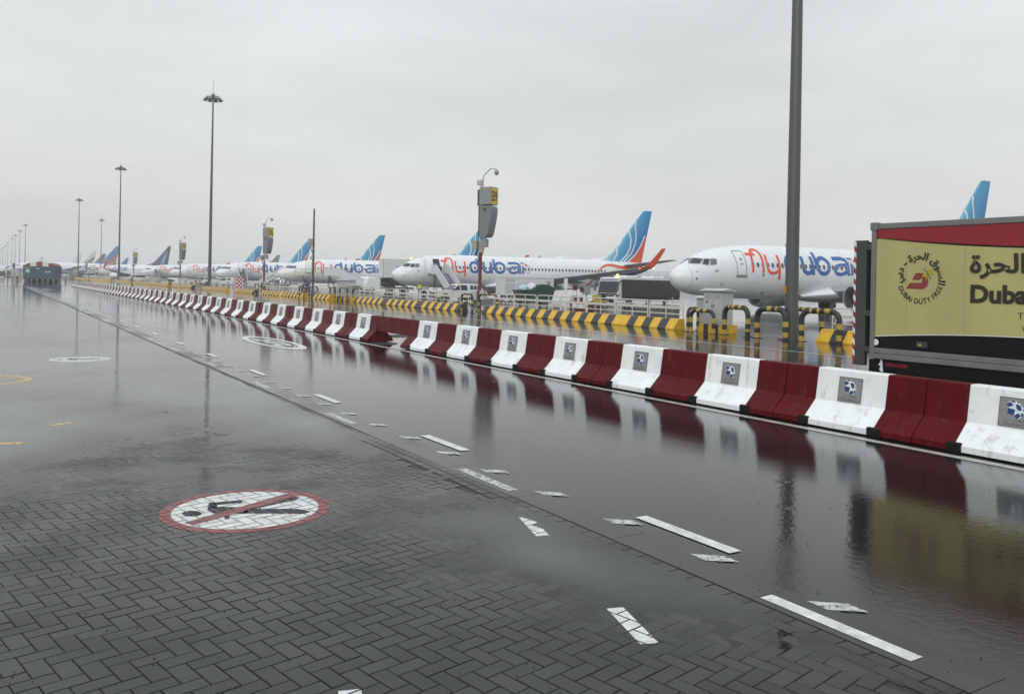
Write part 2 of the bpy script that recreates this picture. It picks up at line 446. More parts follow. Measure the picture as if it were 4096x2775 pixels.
ad = n_.nodes.new('ShaderNodeMath'); ad.operation = 'ADD'; L_(oi.outputs['Random'], ad.inputs[0]); L_(at.outputs['Fac'], ad.inputs[1])
fr = n_.nodes.new('ShaderNodeMath'); fr.operation = 'FRACT'; L_(ad.outputs[0], fr.inputs[0])
gp = n_.nodes.new('ShaderNodeNewGeometry')
pn1 = n_.nodes.new('ShaderNodeTexNoise'); pn1.inputs['Scale'].default_value = 55; pn1.inputs['Detail'].default_value = 4; L_(gp.outputs['Position'], pn1.inputs['Vector'])
pn2 = n_.nodes.new('ShaderNodeTexNoise'); pn2.inputs['Scale'].default_value = 1.1; pn2.inputs['Detail'].default_value = 5; L_(gp.outputs['Position'], pn2.inputs['Vector'])
mA = n_.nodes.new('ShaderNodeMath'); mA.operation = 'MULTIPLY_ADD'; mA.inputs[1].default_value = 0.75; mA.inputs[2].default_value = 0.42; L_(fr.outputs[0], mA.inputs[0])
mB = n_.nodes.new('ShaderNodeMath'); mB.operation = 'MULTIPLY_ADD'; mB.inputs[1].default_value = 0.5; L_(pn1.outputs['Fac'], mB.inputs[0]); L_(mA.outputs[0], mB.inputs[2])
mC = n_.nodes.new('ShaderNodeMath'); mC.operation = 'MULTIPLY_ADD'; mC.inputs[1].default_value = 0.5; L_(pn2.outputs['Fac'], mC.inputs[0]); L_(mB.outputs[0], mC.inputs[2])
vs1 = n_.nodes.new('ShaderNodeVectorMath'); vs1.operation = 'SCALE'; vs1.inputs[0].default_value = (0.021, 0.021, 0.0195); L_(mC.outputs[0], vs1.inputs['Scale'])
L_(vs1.outputs[0], b_.inputs['Base Color'])
rr = n_.nodes.new('ShaderNodeMapRange'); rr.inputs['From Min'].default_value = 0.35; rr.inputs['From Max'].default_value = 0.65; rr.inputs['To Min'].default_value = 0.2; rr.inputs['To Max'].default_value = 0.42
L_(pn2.outputs['Fac'], rr.inputs['Value']); L_(rr.outputs[0], b_.inputs['Roughness'])
bp1 = n_.nodes.new('ShaderNodeBump'); bp1.inputs['Strength'].default_value = 0.35; bp1.inputs['Distance'].default_value = 0.003; L_(pn1.outputs['Fac'], bp1.inputs['Height']); L_(bp1.outputs[0], b_.inputs['Normal'])
b_.inputs['IOR'].default_value = 1.34

PW = 0.11; GAP = 0.0055
PA = math.radians(12)
E1 = Vector((math.cos(PA), math.sin(PA))); E2 = Vector((-math.sin(PA), math.cos(PA)))
PO = Vector((2.26, 4.99))
def to_w(a, b):
    p = PO + E1 * a + E2 * b
    return p.x, p.y
def paver_geo(hx, hy):
    c, d = 0.004, 0.003
    V = []
    for z, k in ((-0.045, 0), (-d, 0), (0.0, c)):
        V += [(-hx + k, -hy + k, z), (hx - k, -hy + k, z), (hx - k, hy - k, z), (-hx + k, hy - k, z)]
    Fc = [(8, 9, 10, 11)]
    for r in (0, 4):
        for k in range(4):
            Fc.append((r + k, r + (k + 1) % 4, r + 4 + (k + 1) % 4, r + 4 + k))
    return V, Fc
pavers = []                                          # (cx, cy, angle, half length, half width)
for i in range(-420, 420):
    for j in range(-160, 160):
        oa, ob = PW * (i + 2 * j), PW * (-i + 2 * j)
        for (a0, b0, a1, b1, rot) in ((0, 0, 2, 1, 0), (2, 0, 3, 2, 1)):
            ca, cb = oa + PW * (a0 + a1) / 2, ob + PW * (b0 + b1) / 2
            x, y = to_w(ca, cb)
            if PX0 + 0.12 < x < 4.13 and PY0 + 0.1 < y < PYE - 0.1:
                pavers.append((x, y, PA + rot * PI / 2, PW - GAP / 2, PW / 2 - GAP / 2))
y = PY0 + 0.06
while y < PYE - 0.1:                                   # border courses beside the concrete edge
    pavers.append((4.343, y, PI / 2, 0.108 / 1, 0.0505)) if False else None
    for cx in (4.232, 4.343):
        pavers.append((cx, y + (0.055 if cx < 4.3 else 0), PI / 2, 0.0865, 0.0515))
    y += 0.18
def proj(p):
    d = Vector(p) - Vector((0, 0, EYE)); z = d.dot(FW)
    return (2048 + F_PX * d.dot(RT) / z, HOR - F_PX * d.dot(UP) / z) if z > 0.1 else (-9, -9)
def depth(p):
    return (p[0] * FW.x + p[1] * FW.y)
vis = [k for k, p in enumerate(pavers) if -20 < proj((p[0], p[1], 0))[0] < 4110 and proj((p[0], p[1], 0))[1] < 2790]
vis.sort(key=lambda k: depth(pavers[k]))
near = set(vis[:300])
apron = struct(MB().box(PX0, PX1, PY0, PY1, -0.35, -0.055).build('paved_area', m_bed))
PM = {}
mbf = MB(); tones = []
for k, (x, y, a, hx, hy) in enumerate(pavers):
    h = ph(x, y) + random.uniform(-0.0009, 0.0009)
    tx, ty = random.uniform(-0.006, 0.006), random.uniform(-0.006, 0.006)
    if k in near:
        key = (round(hx, 4), round(hy, 4))
        if key not in PM:
            V, Fc = paver_geo(hx, hy); PM[key] = MB().raw(V, Fc).mesh('paver', [m_pav], fix=False)
        o = link('paver', PM[key], apron, (x, y, h)); o.rotation_euler = (tx, ty, a)
    else:
        V, Fc = paver_geo(hx, hy); ca, sa = math.cos(a), math.sin(a)
        mbf.raw([(x + p[0] * ca - p[1] * sa, y + p[0] * sa + p[1] * ca, h + p[2] + p[0] * tx + p[1] * ty) for p in V], Fc)
        tones += [random.random()] * len(Fc)
far_p = mbf.build('paver_field', m_pav, apron, fix=False)
far_p['kind'] = 'stuff'
tat = far_p.data.attributes.new('tone', 'FLOAT', 'FACE'); tat.data.foreach_set('value', tones)

bed = MB(); cs_ = 0.2; V = []; Fc = []; nx, ny = int((PX1 - PX0) / cs_) + 1, int((PY1 - PY0) / cs_) + 1
for i in range(nx + 1):
    for j in range(ny + 1):
        x, y = min(PX1, PX0 + i * cs_), min(PY1, PY0 + j * cs_); V.append((x, y, ph(x, y) - 0.0075))
for i in range(nx):
    for j in range(ny):
        a = i * (ny + 1) + j; Fc.append((a, a + ny + 1, a + ny + 2, a + 1))
struct(bed.raw(V, Fc).build('jointing_sand', m_bed, fix=False))

# standing water in the dips of the paving
m_water = bpy.data.materials.new('rain_water'); m_water.use_nodes = True
n_ = m_water.node_tree; n_.nodes.clear(); L_ = n_.links.new
fo = n_.nodes.new('ShaderNodeFresnel'); fo.inputs['IOR'].default_value = 1.34
gl = n_.nodes.new('ShaderNodeBsdfGlossy'); gl.inputs['Roughness'].default_value = 0.03
tr_ = n_.nodes.new('ShaderNodeBsdfTransparent'); tr_.inputs['Color'].default_value = (0.86, 0.87, 0.86, 1)
df_ = n_.nodes.new('ShaderNodeBsdfDiffuse'); df_.inputs['Color'].default_value = (0.25, 0.25, 0.243, 1)
mk = n_.nodes.new('ShaderNodeMixShader'); da = n_.nodes.new('ShaderNodeAttribute'); da.attribute_name = 'depth'; dm_ = n_.nodes.new('ShaderNodeMapRange'); dm_.inputs['From Min'].default_value = 0.0; dm_.inputs['From Max'].default_value = 0.0085; dm_.inputs['To Max'].default_value = 0.6; L_(da.outputs['Fac'], dm_.inputs['Value']); L_(dm_.outputs[0], mk.inputs[0]); L_(tr_.outputs[0], mk.inputs[1]); L_(df_.outputs[0], mk.inputs[2])
ms = n_.nodes.new('ShaderNodeMixShader'); ou = n_.nodes.new('ShaderNodeOutputMaterial')
g_ = n_.nodes.new('ShaderNodeNewGeometry')
w1 = n_.nodes.new('ShaderNodeTexNoise'); w1.inputs['Scale'].default_value = 5; w1.inputs['Detail'].default_value = 5; w1.inputs['Roughness'].default_value = 0.6; L_(g_.outputs['Position'], w1.inputs['Vector'])
vo = n_.nodes.new('ShaderNodeTexVoronoi'); vo.inputs['Scale'].default_value = 2.6; L_(g_.outputs['Position'], vo.inputs['Vector'])
rg = n_.nodes.new('ShaderNodeMath'); rg.operation = 'MULTIPLY'; rg.inputs[1].default_value = 150; L_(vo.outputs['Distance'], rg.inputs[0])
sn = n_.nodes.new('ShaderNodeMath'); sn.operation = 'SINE'; L_(rg.outputs[0], sn.inputs[0])
fd = n_.nodes.new('ShaderNodeMapRange'); fd.inputs['From Min'].default_value = 0.02; fd.inputs['From Max'].default_value = 0.22; fd.inputs['To Min'].default_value = 0.22; fd.inputs['To Max'].default_value = 0.0; L_(vo.outputs['Distance'], fd.inputs['Value'])
rm_ = n_.nodes.new('ShaderNodeMath'); rm_.operation = 'MULTIPLY_ADD'; L_(sn.outputs[0], rm_.inputs[0]); L_(fd.outputs[0], rm_.inputs[1]); L_(w1.outputs['Fac'], rm_.inputs[2])
bw = n_.nodes.new('ShaderNodeBump'); bw.inputs['Strength'].default_value = 0.085; bw.inputs['Distance'].default_value = 0.02; L_(rm_.outputs[0], bw.inputs['Height'])
for q in (fo, gl):
    L_(bw.outputs[0], q.inputs['Normal'])
L_(fo.outputs[0], ms.inputs[0]); L_(mk.outputs[0], ms.inputs[1]); L_(gl.outputs[0], ms.inputs[2]); L_(ms.outputs[0], ou.inputs['Surface'])
wm = MB(); cs_ = 0.13; nx, ny = int((PX1 - 0.005 - PX0) / cs_), int((PY1 - PY0) / cs_)
grid = {}; V = []; Fc = []
def gv(i, j):
    if (i, j) not in grid:
        grid[(i, j)] = len(V); V.append((PX0 + i * cs_, PY0 + j * cs_, 0.0))
    return grid[(i, j)]
for i in range(nx):
    for j in range(ny):
        if ph(PX0 + (i + .5) * cs_, PY0 + (j + .5) * cs_) < 0.0022:
            Fc.append((gv(i, j), gv(i + 1, j), gv(i + 1, j + 1), gv(i, j + 1)))
puddle = struct(wm.raw(V, Fc).build('water', m_water, fix=False))
dat = puddle.data.attributes.new('depth', 'FLOAT', 'POINT'); dat.data.foreach_set('value', [max(0.0, -ph(v[0], v[1])) for v in V])

# ---------------------------------------------------------------- painted markings
m_pwhite = M('white_road_paint', (0.62, 0.63, 0.61), 0.35, var=0.3, scale=9, detail=8)
m_pworn = M('worn_road_paint', (0.46, 0.465, 0.45), 0.35, var=0.5, scale=14, detail=8)
def worn(m, thr, scale=16):
    n = m.node_tree; b = n.nodes['Principled BSDF']; o = [q for q in n.nodes if q.type == 'OUTPUT_MATERIAL'][0]
    g = n.nodes.new('ShaderNodeNewGeometry'); a = n.nodes.new('ShaderNodeTexNoise'); a.inputs['Scale'].default_value = scale; a.inputs['Detail'].default_value = 9; a.inputs['Roughness'].default_value = 0.75; n.links.new(g.outputs['Position'], a.inputs['Vector'])
    r = n.nodes.new('ShaderNodeMapRange'); r.inputs['From Min'].default_value = thr; r.inputs['From Max'].default_value = thr + 0.06; r.inputs['To Max'].default_value = 0.9; n.links.new(a.outputs['Fac'], r.inputs['Value'])
    t = n.nodes.new('ShaderNodeBsdfTransparent'); x = n.nodes.new('ShaderNodeMixShader'); n.links.new(r.outputs[0], x.inputs[0]); n.links.new(b.outputs[0], x.inputs[1]); n.links.new(t.outputs[0], x.inputs[2]); n.links.new(x.outputs[0], o.inputs['Surface'])
worn(m_pwhite, 0.60); worn(m_pworn, 0.52)
m_pred2 = M('red_road_paint', (0.2, 0.022, 0.026), 0.35, var=0.2, scale=9)
m_pyel = M('yellow_road_paint', (0.62, 0.40, 0.12), 0.35, var=0.25, scale=9)
m_pblk = M('black_road_paint', (0.045, 0.045, 0.048), 0.6, var=0.2, scale=9, spec=0.15)
m_pline = M('pale_line_paint', (0.42, 0.40, 0.35), 0.4, var=0.3, scale=6, detail=8)
def marking(name, polys, mat, z=0.0015):
    mb = MB()
    for p in polys:
        mb.face([(q[0], q[1], z) for q in p])
    return struct(mb.build(name, mat, fix=False))
def clip(poly, hx, hy):
    for ax, sg, lim in ((0, 1, hx), (0, -1, hx), (1, 1, hy), (1, -1, hy)):
        out = []
        for k in range(len(poly)):
            a, b = poly[k], poly[(k + 1) % len(poly)]
            da, db = lim - sg * a[ax], lim - sg * b[ax]
            if da >= 0: out.append(a)
            if (da >= 0) != (db >= 0):
                t = da / (da - db); out.append((a[0] + t * (b[0] - a[0]), a[1] + t * (b[1] - a[1])))
        poly = out
        if len(poly) < 3: return []
    return poly
def on_pavers(name, layers, inside):                  # layers = [(polys, material, dz)], painted only on paver tops
    mb = MB(); mats = [m for _, m, _ in layers]
    for (x, y, a, hx, hy) in pavers:
        if not inside(x, y): continue
        ca, sa = math.cos(a), math.sin(a); h = max(ph(x, y) + 0.0022, 0.0012)
        for li, (polys, m, dz) in enumerate(layers):
            for P in polys:
                L2 = [((p[0] - x) * ca + (p[1] - y) * sa, -(p[0] - x) * sa + (p[1] - y) * ca) for p in P]
                if max(abs(q[0]) for q in L2) < 0 : continue
                C = clip(L2, hx - 0.004, hy - 0.004)
                if C:
                    mb.face([(x + q[0] * ca - q[1] * sa, y + q[0] * sa + q[1] * ca, h + dz) for q in C], li)
    o = mb.build(name, mats, fix=False)
    return struct(o)
def circ(cx, cy, r, n=40):
    return [(cx + r * math.cos(2 * PI * k / n), cy + r * math.sin(2 * PI * k / n)) for k in range(n)]
def ring(cx, cy, r0, r1, n=40):
    o, i = circ(cx, cy, r1, n), circ(cx, cy, r0, n)
    return [[o[k], o[(k + 1) % n], i[(k + 1) % n], i[k]] for k in range(n)]
def ped(cx, cy, s, ang):                              # walking figure lying on the ground, head along -x before turning
    ca, sa = math.cos(ang), math.sin(ang)
    T = lambda p: (cx + s * (p[0] * ca - p[1] * sa), cy + s * (p[0] * sa + p[1] * ca))
    parts = [[(0.12 * math.cos(t * PI / 8) - 0.66, 0.10 * math.sin(t * PI / 8) - 0.02) for t in range(16)],
             [(-0.42, 0.16), (-0.42, -0.1), (0.02, -0.14), (0.06, 0.06)],
             [(-0.42, 0.16), (-0.40, 0.34), (-0.28, 0.34), (-0.28, 0.12)], [(-0.40, 0.34), (-0.05, 0.42), (-0.05, 0.34), (-0.3, 0.26)],
             [(-0.3, -0.1), (-0.14, -0.34), (-0.06, -0.32), (-0.16, -0.12)],
             [(-0.02, 0.06), (0.1, -0.02), (0.62, 0.34), (0.56, 0.42)], [(-0.02, -0.13), (0.05, 0.0), (0.78, -0.12), (0.76, -0.22)]]
    return [[T(p) for p in P] for P in parts]
c1 = (2.02, 7.76)
G1 = lambda P: [tuple(gnd(600 + p[0] / 2.905, 1900 + p[1] / 2.905)[:2]) for p in P]
slash = [G1([(400, 560), (500, 592), (1760, 232), (1640, 203)])]
fig = [G1([(487 + 115 * math.cos(k * PI / 10), 453 + 34 * math.sin(k * PI / 10)) for k in range(20)]), G1([(665, 410), (690, 372), (860, 372), (1150, 385), (1180, 400), (1100, 455), (740, 452)]), G1([(668, 400), (685, 325), (800, 322), (770, 385)]), G1([(690, 325), (1075, 290), (1070, 325), (800, 350)]),
       G1([(850, 455), (930, 455), (920, 518), (870, 518)]), G1([(1080, 380), (1640, 252), (1750, 262), (1690, 290), (1180, 405)]), G1([(1100, 395), (1700, 392), (1855, 418), (1855, 432), (1780, 452), (1300, 450), (1080, 452)])]
m_pfill = M('grimy_paint', (0.30, 0.30, 0.29), 0.4, var=0.3, scale=12); m_pfillr = M('grimy_red_paint', (0.13, 0.02, 0.022), 0.4, var=0.3, scale=12)
def draped(name, polys_m, step=0.07):                    # paint that has run into the joints
    mb = MB(); mats = [m for _, m in polys_m]
    for li, (polys, m) in enumerate(polys_m):
        for P in polys:
            xs, ys = [p[0] for p in P], [p[1] for p in P]
            for i in range(int(min(xs) / step) - 1, int(max(xs) / step) + 2):
                for j in range(int(min(ys) / step) - 1, int(max(ys) / step) + 2):
                    cx, cy = (i + .5) * step, (j + .5) * step
                    C = clip([(p[0] - cx, p[1] - cy) for p in P], step / 2, step / 2)
                    if C: mb.face([(cx + q[0], cy + q[1], ph(cx + q[0], cy + q[1]) - 0.0006) for q in C], li)
    return struct(mb.build(name, mats, fix=False))
draped('worn_paint_in_joints', [([circ(*c1, 0.635)], m_pfill), (ring(*c1, 0.635, 0.735), m_pfillr)])
on_pavers('no_pedestrians_marking', [(ring(*c1, 0.635, 0.735), m_pred2, 0), ([circ(*c1, 0.635)], m_pwhite, 0), (fig, m_pblk, 0.0010), (slash, m_pred2, 0.002)], lambda x, y: math.hypot(x - c1[0], y - c1[1]) < 0.9)
c3 = (1.95, 23.1)
on_pavers('pedestrian_marking', [([circ(*c3, 0.68)], m_pwhite, 0), (ped(c3[0], c3[1], 0.66, math.radians(-8)), m_pblk, 0.0012)], lambda x, y: math.hypot(x - c3[0], y - c3[1]) < 0.9)
def bar(cx, cy, dx, dy, l, w):
    return [(cx + dx * a * l / 2 - dy * b * w / 2, cy + dy * a * l / 2 + dx * b * w / 2) for a, b in ((-1, -1), (1, -1), (1, 1), (-1, 1))]
u_ = Vector((0.30, 0.954))
for cx, cy in ((4.035, 6.11), (3.41, 4.05), (1.52, 3.83)):
    on_pavers('guide_dash_marking', [([bar(cx, cy, u_.x, u_.y, 0.56, 0.115)], m_pwhite, 0)], lambda x, y: math.hypot(x - cx, y - cy) < 0.5)
on_pavers('yellow_marking', [(ring(-0.1, 19.2, 0.74, 0.88), m_pyel, 0), ([bar(-0.1, 19.2, 0.9, 0.4, 1.5, 0.12)], m_pyel, 0.001)], lambda x, y: math.hypot(x + 0.1, y - 19.2) < 1.1)
on_pavers('yellow_marking', [([bar(0.0, 12.17, 0.92, -0.39, 0.85, 0.13)], m_pyel, 0), ([bar(0.9, 13.31, 0.8, 0.6, 0.3, 0.1)], m_pyel, 0)], lambda x, y: abs(y - 12.7) < 1)
for k in range(-1, 30):                               # broken lines and slanted bars along the asphalt edge
    y0 = 5.9 + 4.46 * k
    if y0 > 1: marking('lane_dash', [[(4.99, y0 - 1.14), (5.12, y0 - 1.14), (5.12, y0), (4.99, y0)]], m_pwhite, 0.0055)
    y1 = 3.98 + 4.36 * k
    if y1 > 2 and k < 7: marking('edge_dash', [[(4.47, y1 - 1.1), (4.585, y1 - 1.1), (4.585, y1), (4.47, y1)]], m_pworn if k > 0 else m_pwhite, 0.0055)
for k in range(-2, 60):
    y0 = 6.01 + 1.112 * k
    if y0 > 1.2: marking('slanted_bar', [[(4.69, y0 - 0.17), (4.90, y0 - 0.33), (4.905, y0 - 0.17), (4.70, y0)]], m_pworn, 0.0057)
marking('barrier_line', [[(10.36, -10), (10.52, -10), (10.52, 150), (10.36, 150)]], m_pline, 0.003)
# elongated speed roundel on the asphalt
def ell(cx, cy, rx, ry, n=48):
    return [(cx + rx * math.cos(2 * PI * k / n), cy + ry * math.sin(2 * PI * k / n)) for k in range(n)]
eo, ei = ell(7.78, 27.2, 0.62, 2.95), ell(7.78, 27.2, 0.46, 2.3)
marking('speed_roundel', [[eo[k], eo[(k + 1) % 48], ei[(k + 1) % 48], ei[k]] for k in range(48)], m_pwhite, 0.004)
dg = []
vs_, fs_ = text2d('30', 0.62, bold=0.012, align='CENTER')
mbd = MB(); mbd.raw([(7.78 + u, 25.75 + v * 6.4, 0.004) for u, v in vs_], fs_)
struct(mbd.build('speed_digits', m_pwhite, fix=False))
for k in range(14):
    y0 = 31 + 11.5 * k
    marking('lane_dash', [[(15.3, y0), (15.44, y0), (15.44, y0 + 3), (15.3, y0 + 3)]], m_pworn, 0.003)
marking('kerb_line', [[(22.4, -10), (22.55, -10), (22.55, 160), (22.4, 160)]], m_pworn, 0.003)
for cx, cy, r in ((11.0, 25.7, 0.44), (12.85, 29.0, 0.62)):
    mh = MB().lathe([(r, -0.02), (r, 0.012), (r * 0.93, 0.016), (r * 0.93, 0.008), (0.0, 0.008)], n=32)
    for a in range(-4, 5):
        w_ = math.sqrt(max(0, (r * 0.85) ** 2 - (a * r / 5) ** 2))
        mh.box(-w_, w_, a * r / 5 - 0.02, a * r / 5 + 0.02, 0.008, 0.014)
    tag(mh.build('manhole_cover', m_dark, loc=(cx, cy, 0)), 'round ribbed iron manhole cover ' + ('under the red beam' if r < 0.5 else 'behind the barrier gap'), 'manhole cover')

# ---------------------------------------------------------------- red and white concrete barriers
PROF = [(-0.45, 0.02), (-0.45, 0.10), (-0.17, 0.38), (-0.10, 0.85), (-0.085, 0.868), (0.085, 0.868), (0.10, 0.85), (0.17, 0.38), (0.45, 0.10), (0.45, 0.02)]
def section(y0, y1):
    mb = MB(); mb.prism(PROF, y0, y1, axis='y')
    return mb
def on_face(u, v, off=0.0):                           # u along the wall, v height: point on the upper front face
    t = (v - 0.38) / 0.47
    return (-0.17 + 0.07 * t - off, u, v)
LOGO_W = [(920, 545), (1060, 440), (1225, 450), (1350, 550), (1440, 700), (1465, 820), (1445, 930), (1390, 1040), (1235, 1135), (1150, 990), (940, 915), (975, 700)]
LOGO_B = [[(1060, 490), (1145, 610), (985, 690), (920, 545)], [(975, 710), (1190, 770), (1140, 985), (940, 910)], [(1300, 890), (1345, 1010), (1230, 1130), (1155, 975)],
          [(1380, 880), (1440, 920), (1390, 1040), (1340, 1000)], [(1075, 440), (1190, 450), (1195, 520), (1065, 480)], [(1225, 460), (1345, 545), (1260, 520)],
          [(1350, 590), (1425, 670), (1385, 650)], [(1430, 740), (1460, 800), (1440, 850), (1412, 770)], [(1205, 590), (1270, 575), (1350, 630), (1385, 740), (1360, 810), (1300, 815), (1235, 740)]]
def lg(p):                                            # plate picture -> (u, v) on the wall; viewed from -x the wall's +y is to the left
    x, y = p
    a = ((x - 725) + (y - 285) * 0.085) / 1000; b = ((y - 285) - (x - 725) * 0.12) / 1085
    return 0.2 - a * 0.4, 0.765 - b * 0.365
bar0 = thing('concrete_barrier', 'red and white concrete barrier unit carrying a steel emblem plate, one of the long line', 'barrier', (11.15, 0, 0), group='barrier units in the long red and white line')
section(-0.6, 0.6).build('white_section', m_conc_white, bar0)
for s in (-1, 1):
    section(*sorted((s * 0.602, s * 1.194))).build('red_section', m_conc_red, bar0)
for s in (-1, 1):
    for q in (-1, 1):
        MB().bbox(s * 0.36 if s > 0 else -0.462, 0.462 if s > 0 else -0.36, q * 0.61 - 0.105, q * 0.61 + 0.105, 0.0, 0.135, 0.02).build('rubber_foot', m_rubber, bar0)
pl = MB()
P4 = [(0.2, 0.40), (-0.2, 0.40), (-0.2, 0.765), (0.2, 0.765)]
pl.raw([on_face(u, v, 0.002) for u, v in P4] + [on_face(u, v, 0.014) for u, v in P4], [(4, 5, 6, 7), (0, 1, 5, 4), (1, 2, 6, 5), (2, 3, 7, 6), (3, 0, 4, 7)])
for q in stroke2d([(0.195, 0.405), (-0.195, 0.405), (-0.195, 0.76), (0.195, 0.76)], 0.008, True):
    pl.face([on_face(p.x, p.y, 0.0155) for p in q], 1)
for u, v in ((0.17, 0.73), (-0.17, 0.73), (0.17, 0.435), (-0.17, 0.435)):
    pl.face([on_face(u + 0.007 * math.cos(k), v + 0.007 * math.sin(k), 0.016) for k in (0, 1, 2, 3, 4, 5)], 1)
plate = pl.build('plate', [m_steel, m_dark], bar0, fix=False)
em = MB(); em.face([on_face(*lg(p), 0.0165) for p in LOGO_W], 0)
for P in LOGO_B:
    em.face([on_face(*lg(p), 0.018) for p in P], 1)
em.build('emblem', [m_whp, m_blue], plate, fix=False)
tx = MB()
put_text(tx, 'Dubai Airports', 0.042, lambda u, v: on_face(-u, 0.425 + v, 0.0165), align='CENTER')
put_text(tx, '\uFEF2\uFE91\uFEA9 \uFE95\uFE8D\uFEAD\uFE8E\uFEC4\uFEE3', 0.05, lambda u, v: on_face(-u, 0.475 + v, 0.0165), align='CENTER')
tx.build('plate_lettering', m_dark, plate, fix=False)
bar0.location.y = 5.75
BY = [5.75 + 2.4 * k for k in range(-2, 8) if k != 0] + [27.56 + 2.4 * k for k in range(0, 49)]
for y in BY:
    o = dup(bar0, (11.15 + random.uniform(-0.012, 0.012), y, 0), random.uniform(-0.004, 0.004), skip=() if y < 30 else ('plate_lettering',))
    if 22 < y < 23: o['label'] = 'red and white concrete barrier unit carrying the beam end, hoop guards and mast behind it'
    if 27 < y < 28: o['label'] = 'red and white concrete barrier unit at the far end of the red bridging beam'
    if 9 < y < 12.2: o['label'] = 'red and white concrete barrier unit directly before the delivery truck' if y > 11 else o['label']
g0 = thing('beam_barrier', 'dark red bridging beam with two lifting hoops across the gap in the barrier line', 'barrier', (11.15, 25.0, 0))
MB().prism([(-0.13, 0.37), (-0.10, 0.85), (-0.085, 0.868), (0.085, 0.868), (0.10, 0.85), (0.13, 0.37)], -1.34, 1.34, axis='y').build('beam', m_conc_red, g0)
for q in (-1, 1):
    MB().tube([(0, q * 1.36 * 0.87 - 0.07, 0.85), (0, q * 1.36 * 0.87 - 0.07, 0.99), (0, q * 1.36 * 0.87 + 0.07, 0.99), (0, q * 1.36 * 0.87 + 0.07, 0.85)], 0.011, 8).build('lifting_hoop', m_conc_red, g0)
# ---------------------------------------------------------------- yellow and black kerb blocks
def kerb(y0, y1, first=0, label=None, sw=0.5875):
    """one precast length with painted stripes, ends chamfered"""
    n = max(1, round((y1 - y0) / sw)); w = (y1 - y0 - 0.02) / n
    P = [(0.0, 0.0), (0.0, 0.06), (0.31, 0.49), (0.34, 0.5), (0.62, 0.5), (0.66, 0.47), (0.75, 0.0)]
    t = thing('kerb_block', label or 'sloping yellow and black striped kerb block ' + where(y0), 'kerb block', (27.32, y0, 0), group='striped kerb blocks along the apron edge')
    key = round(w, 3)
    if key not in CH:
        CH[key] = [MB().prism(P, 0, w, axis='y').mesh(nm, [mt], fix=False) for nm, mt in (('yellow_stripe', m_yellow), ('black_stripe', m_black))]
    for k in range(n):
        me = CH[key][(k + first) % 2]
        link(me.name.split('.')[0], me, t, (0, 0.01 + k * w, 0))
    return t
def where(y):
    for lim, w in ((29, 'beside the delivery truck'), (49, 'before the bus and the green skip'), (74, 'before the open-door jet and pickup'), (84, 'between the pale cabinet and the slim antenna pole'), (103, 'between the slim antenna pole and the E10L pole'), (115, 'between the E10L pole and the chequered pillar'), (140, 'between the chequered pillar and the second mast')):
        if y < lim: return w
    return 'beyond the second mast'
def kerbs(y0, y1, first=0):
    n = max(1, round((y1 - y0) / 7.05)); u = (y1 - y0) / n
    for k in range(n):
        kerb(y0 + k * u, y0 + (k + 1) * u, first)
kerb(29.83, 33.89, 0); kerbs(33.89, 47.99, 0)
kerbs(51.2, 70.7, 1); kerb(77.5, 81.7, 0); kerbs(85.3, 100.4, 0); kerbs(104.2, 112.7, 1); kerbs(118.6, 133, 0)
kerbs(141, 158, 1); kerbs(163, 205, 0); kerbs(210, 238, 0); kerbs(248, 300, 0); kerbs(306, 354, 0)
kerb(14.6, 21.82, 1, label='striped kerb block beside the delivery truck')

# ---------------------------------------------------------------- cream guard railings
def rail_panel():
    t = thing('guard_rail_panel', 'cream tubular guard rail panel with a flat middle board behind the striped kerb', 'railing', group='cream guard rail panels behind the kerb')
    r, L, H = 0.03, 2.42, 1.3
    pts = [(0, 0, 0), (0, 0, H - 0.12)] + [(0, 0.12 - 0.12 * math.cos(a * PI / 8), H - 0.12 + 0.12 * math.sin(a * PI / 8)) for a in range(1, 5)]
    pts += [(0, L - 0.12 + 0.12 * math.sin(a * PI / 8), H - 0.12 + 0.12 * math.cos(a * PI / 8)) for a in range(0, 5)] + [(0, L, 0)]
    MB().tube(pts, r, 8).build('frame', m_cream, t)
    MB().bbox(-0.018, 0.018, 0.03, L - 0.03, 0.92, 1.05, 0.008).build('middle_board', m_cream, t)
    MB().tube([(0, 0.02, 0.69), (0, L - 0.02, 0.69)], r * 0.9, 8).build('lower_rail', m_cream, t)
    MB().tube([(0.0, L / 2, 0.0), (0.0, L / 2, H - 0.01)], r * 0.85, 8).build('centre_post', m_cream, t)
    for q in (0, L):
        MB().bbox(-0.08, 0.08, q - 0.06, q + 0.06, 0.0, 0.02, 0.005).build('foot_plate', m_cream, t)
    return t
rp = rail_panel()
first = True
for y0, y1 in ((30.29, 47.6), (51.6, 71.9), (77.75, 82.8), (88.7, 101.6), (105.2, 112.9), (118.8, 133.5), (142, 158), (165, 205), (212, 236), (250, 300), (19.4, 21.9)):
    y = y0
    while y + 2.42 <= y1 + 0.5:
        p = (28.3 + random.uniform(-0.03, 0.03), y, 0)
        if first:
            rp.location = p; first = False; rp['label'] = 'cream tubular guard rail panel ' + where(y)
        else:
            dup(rp, p, random.uniform(-0.012, 0.012), label='cream tubular guard rail panel ' + where(y))
        y += 2.56

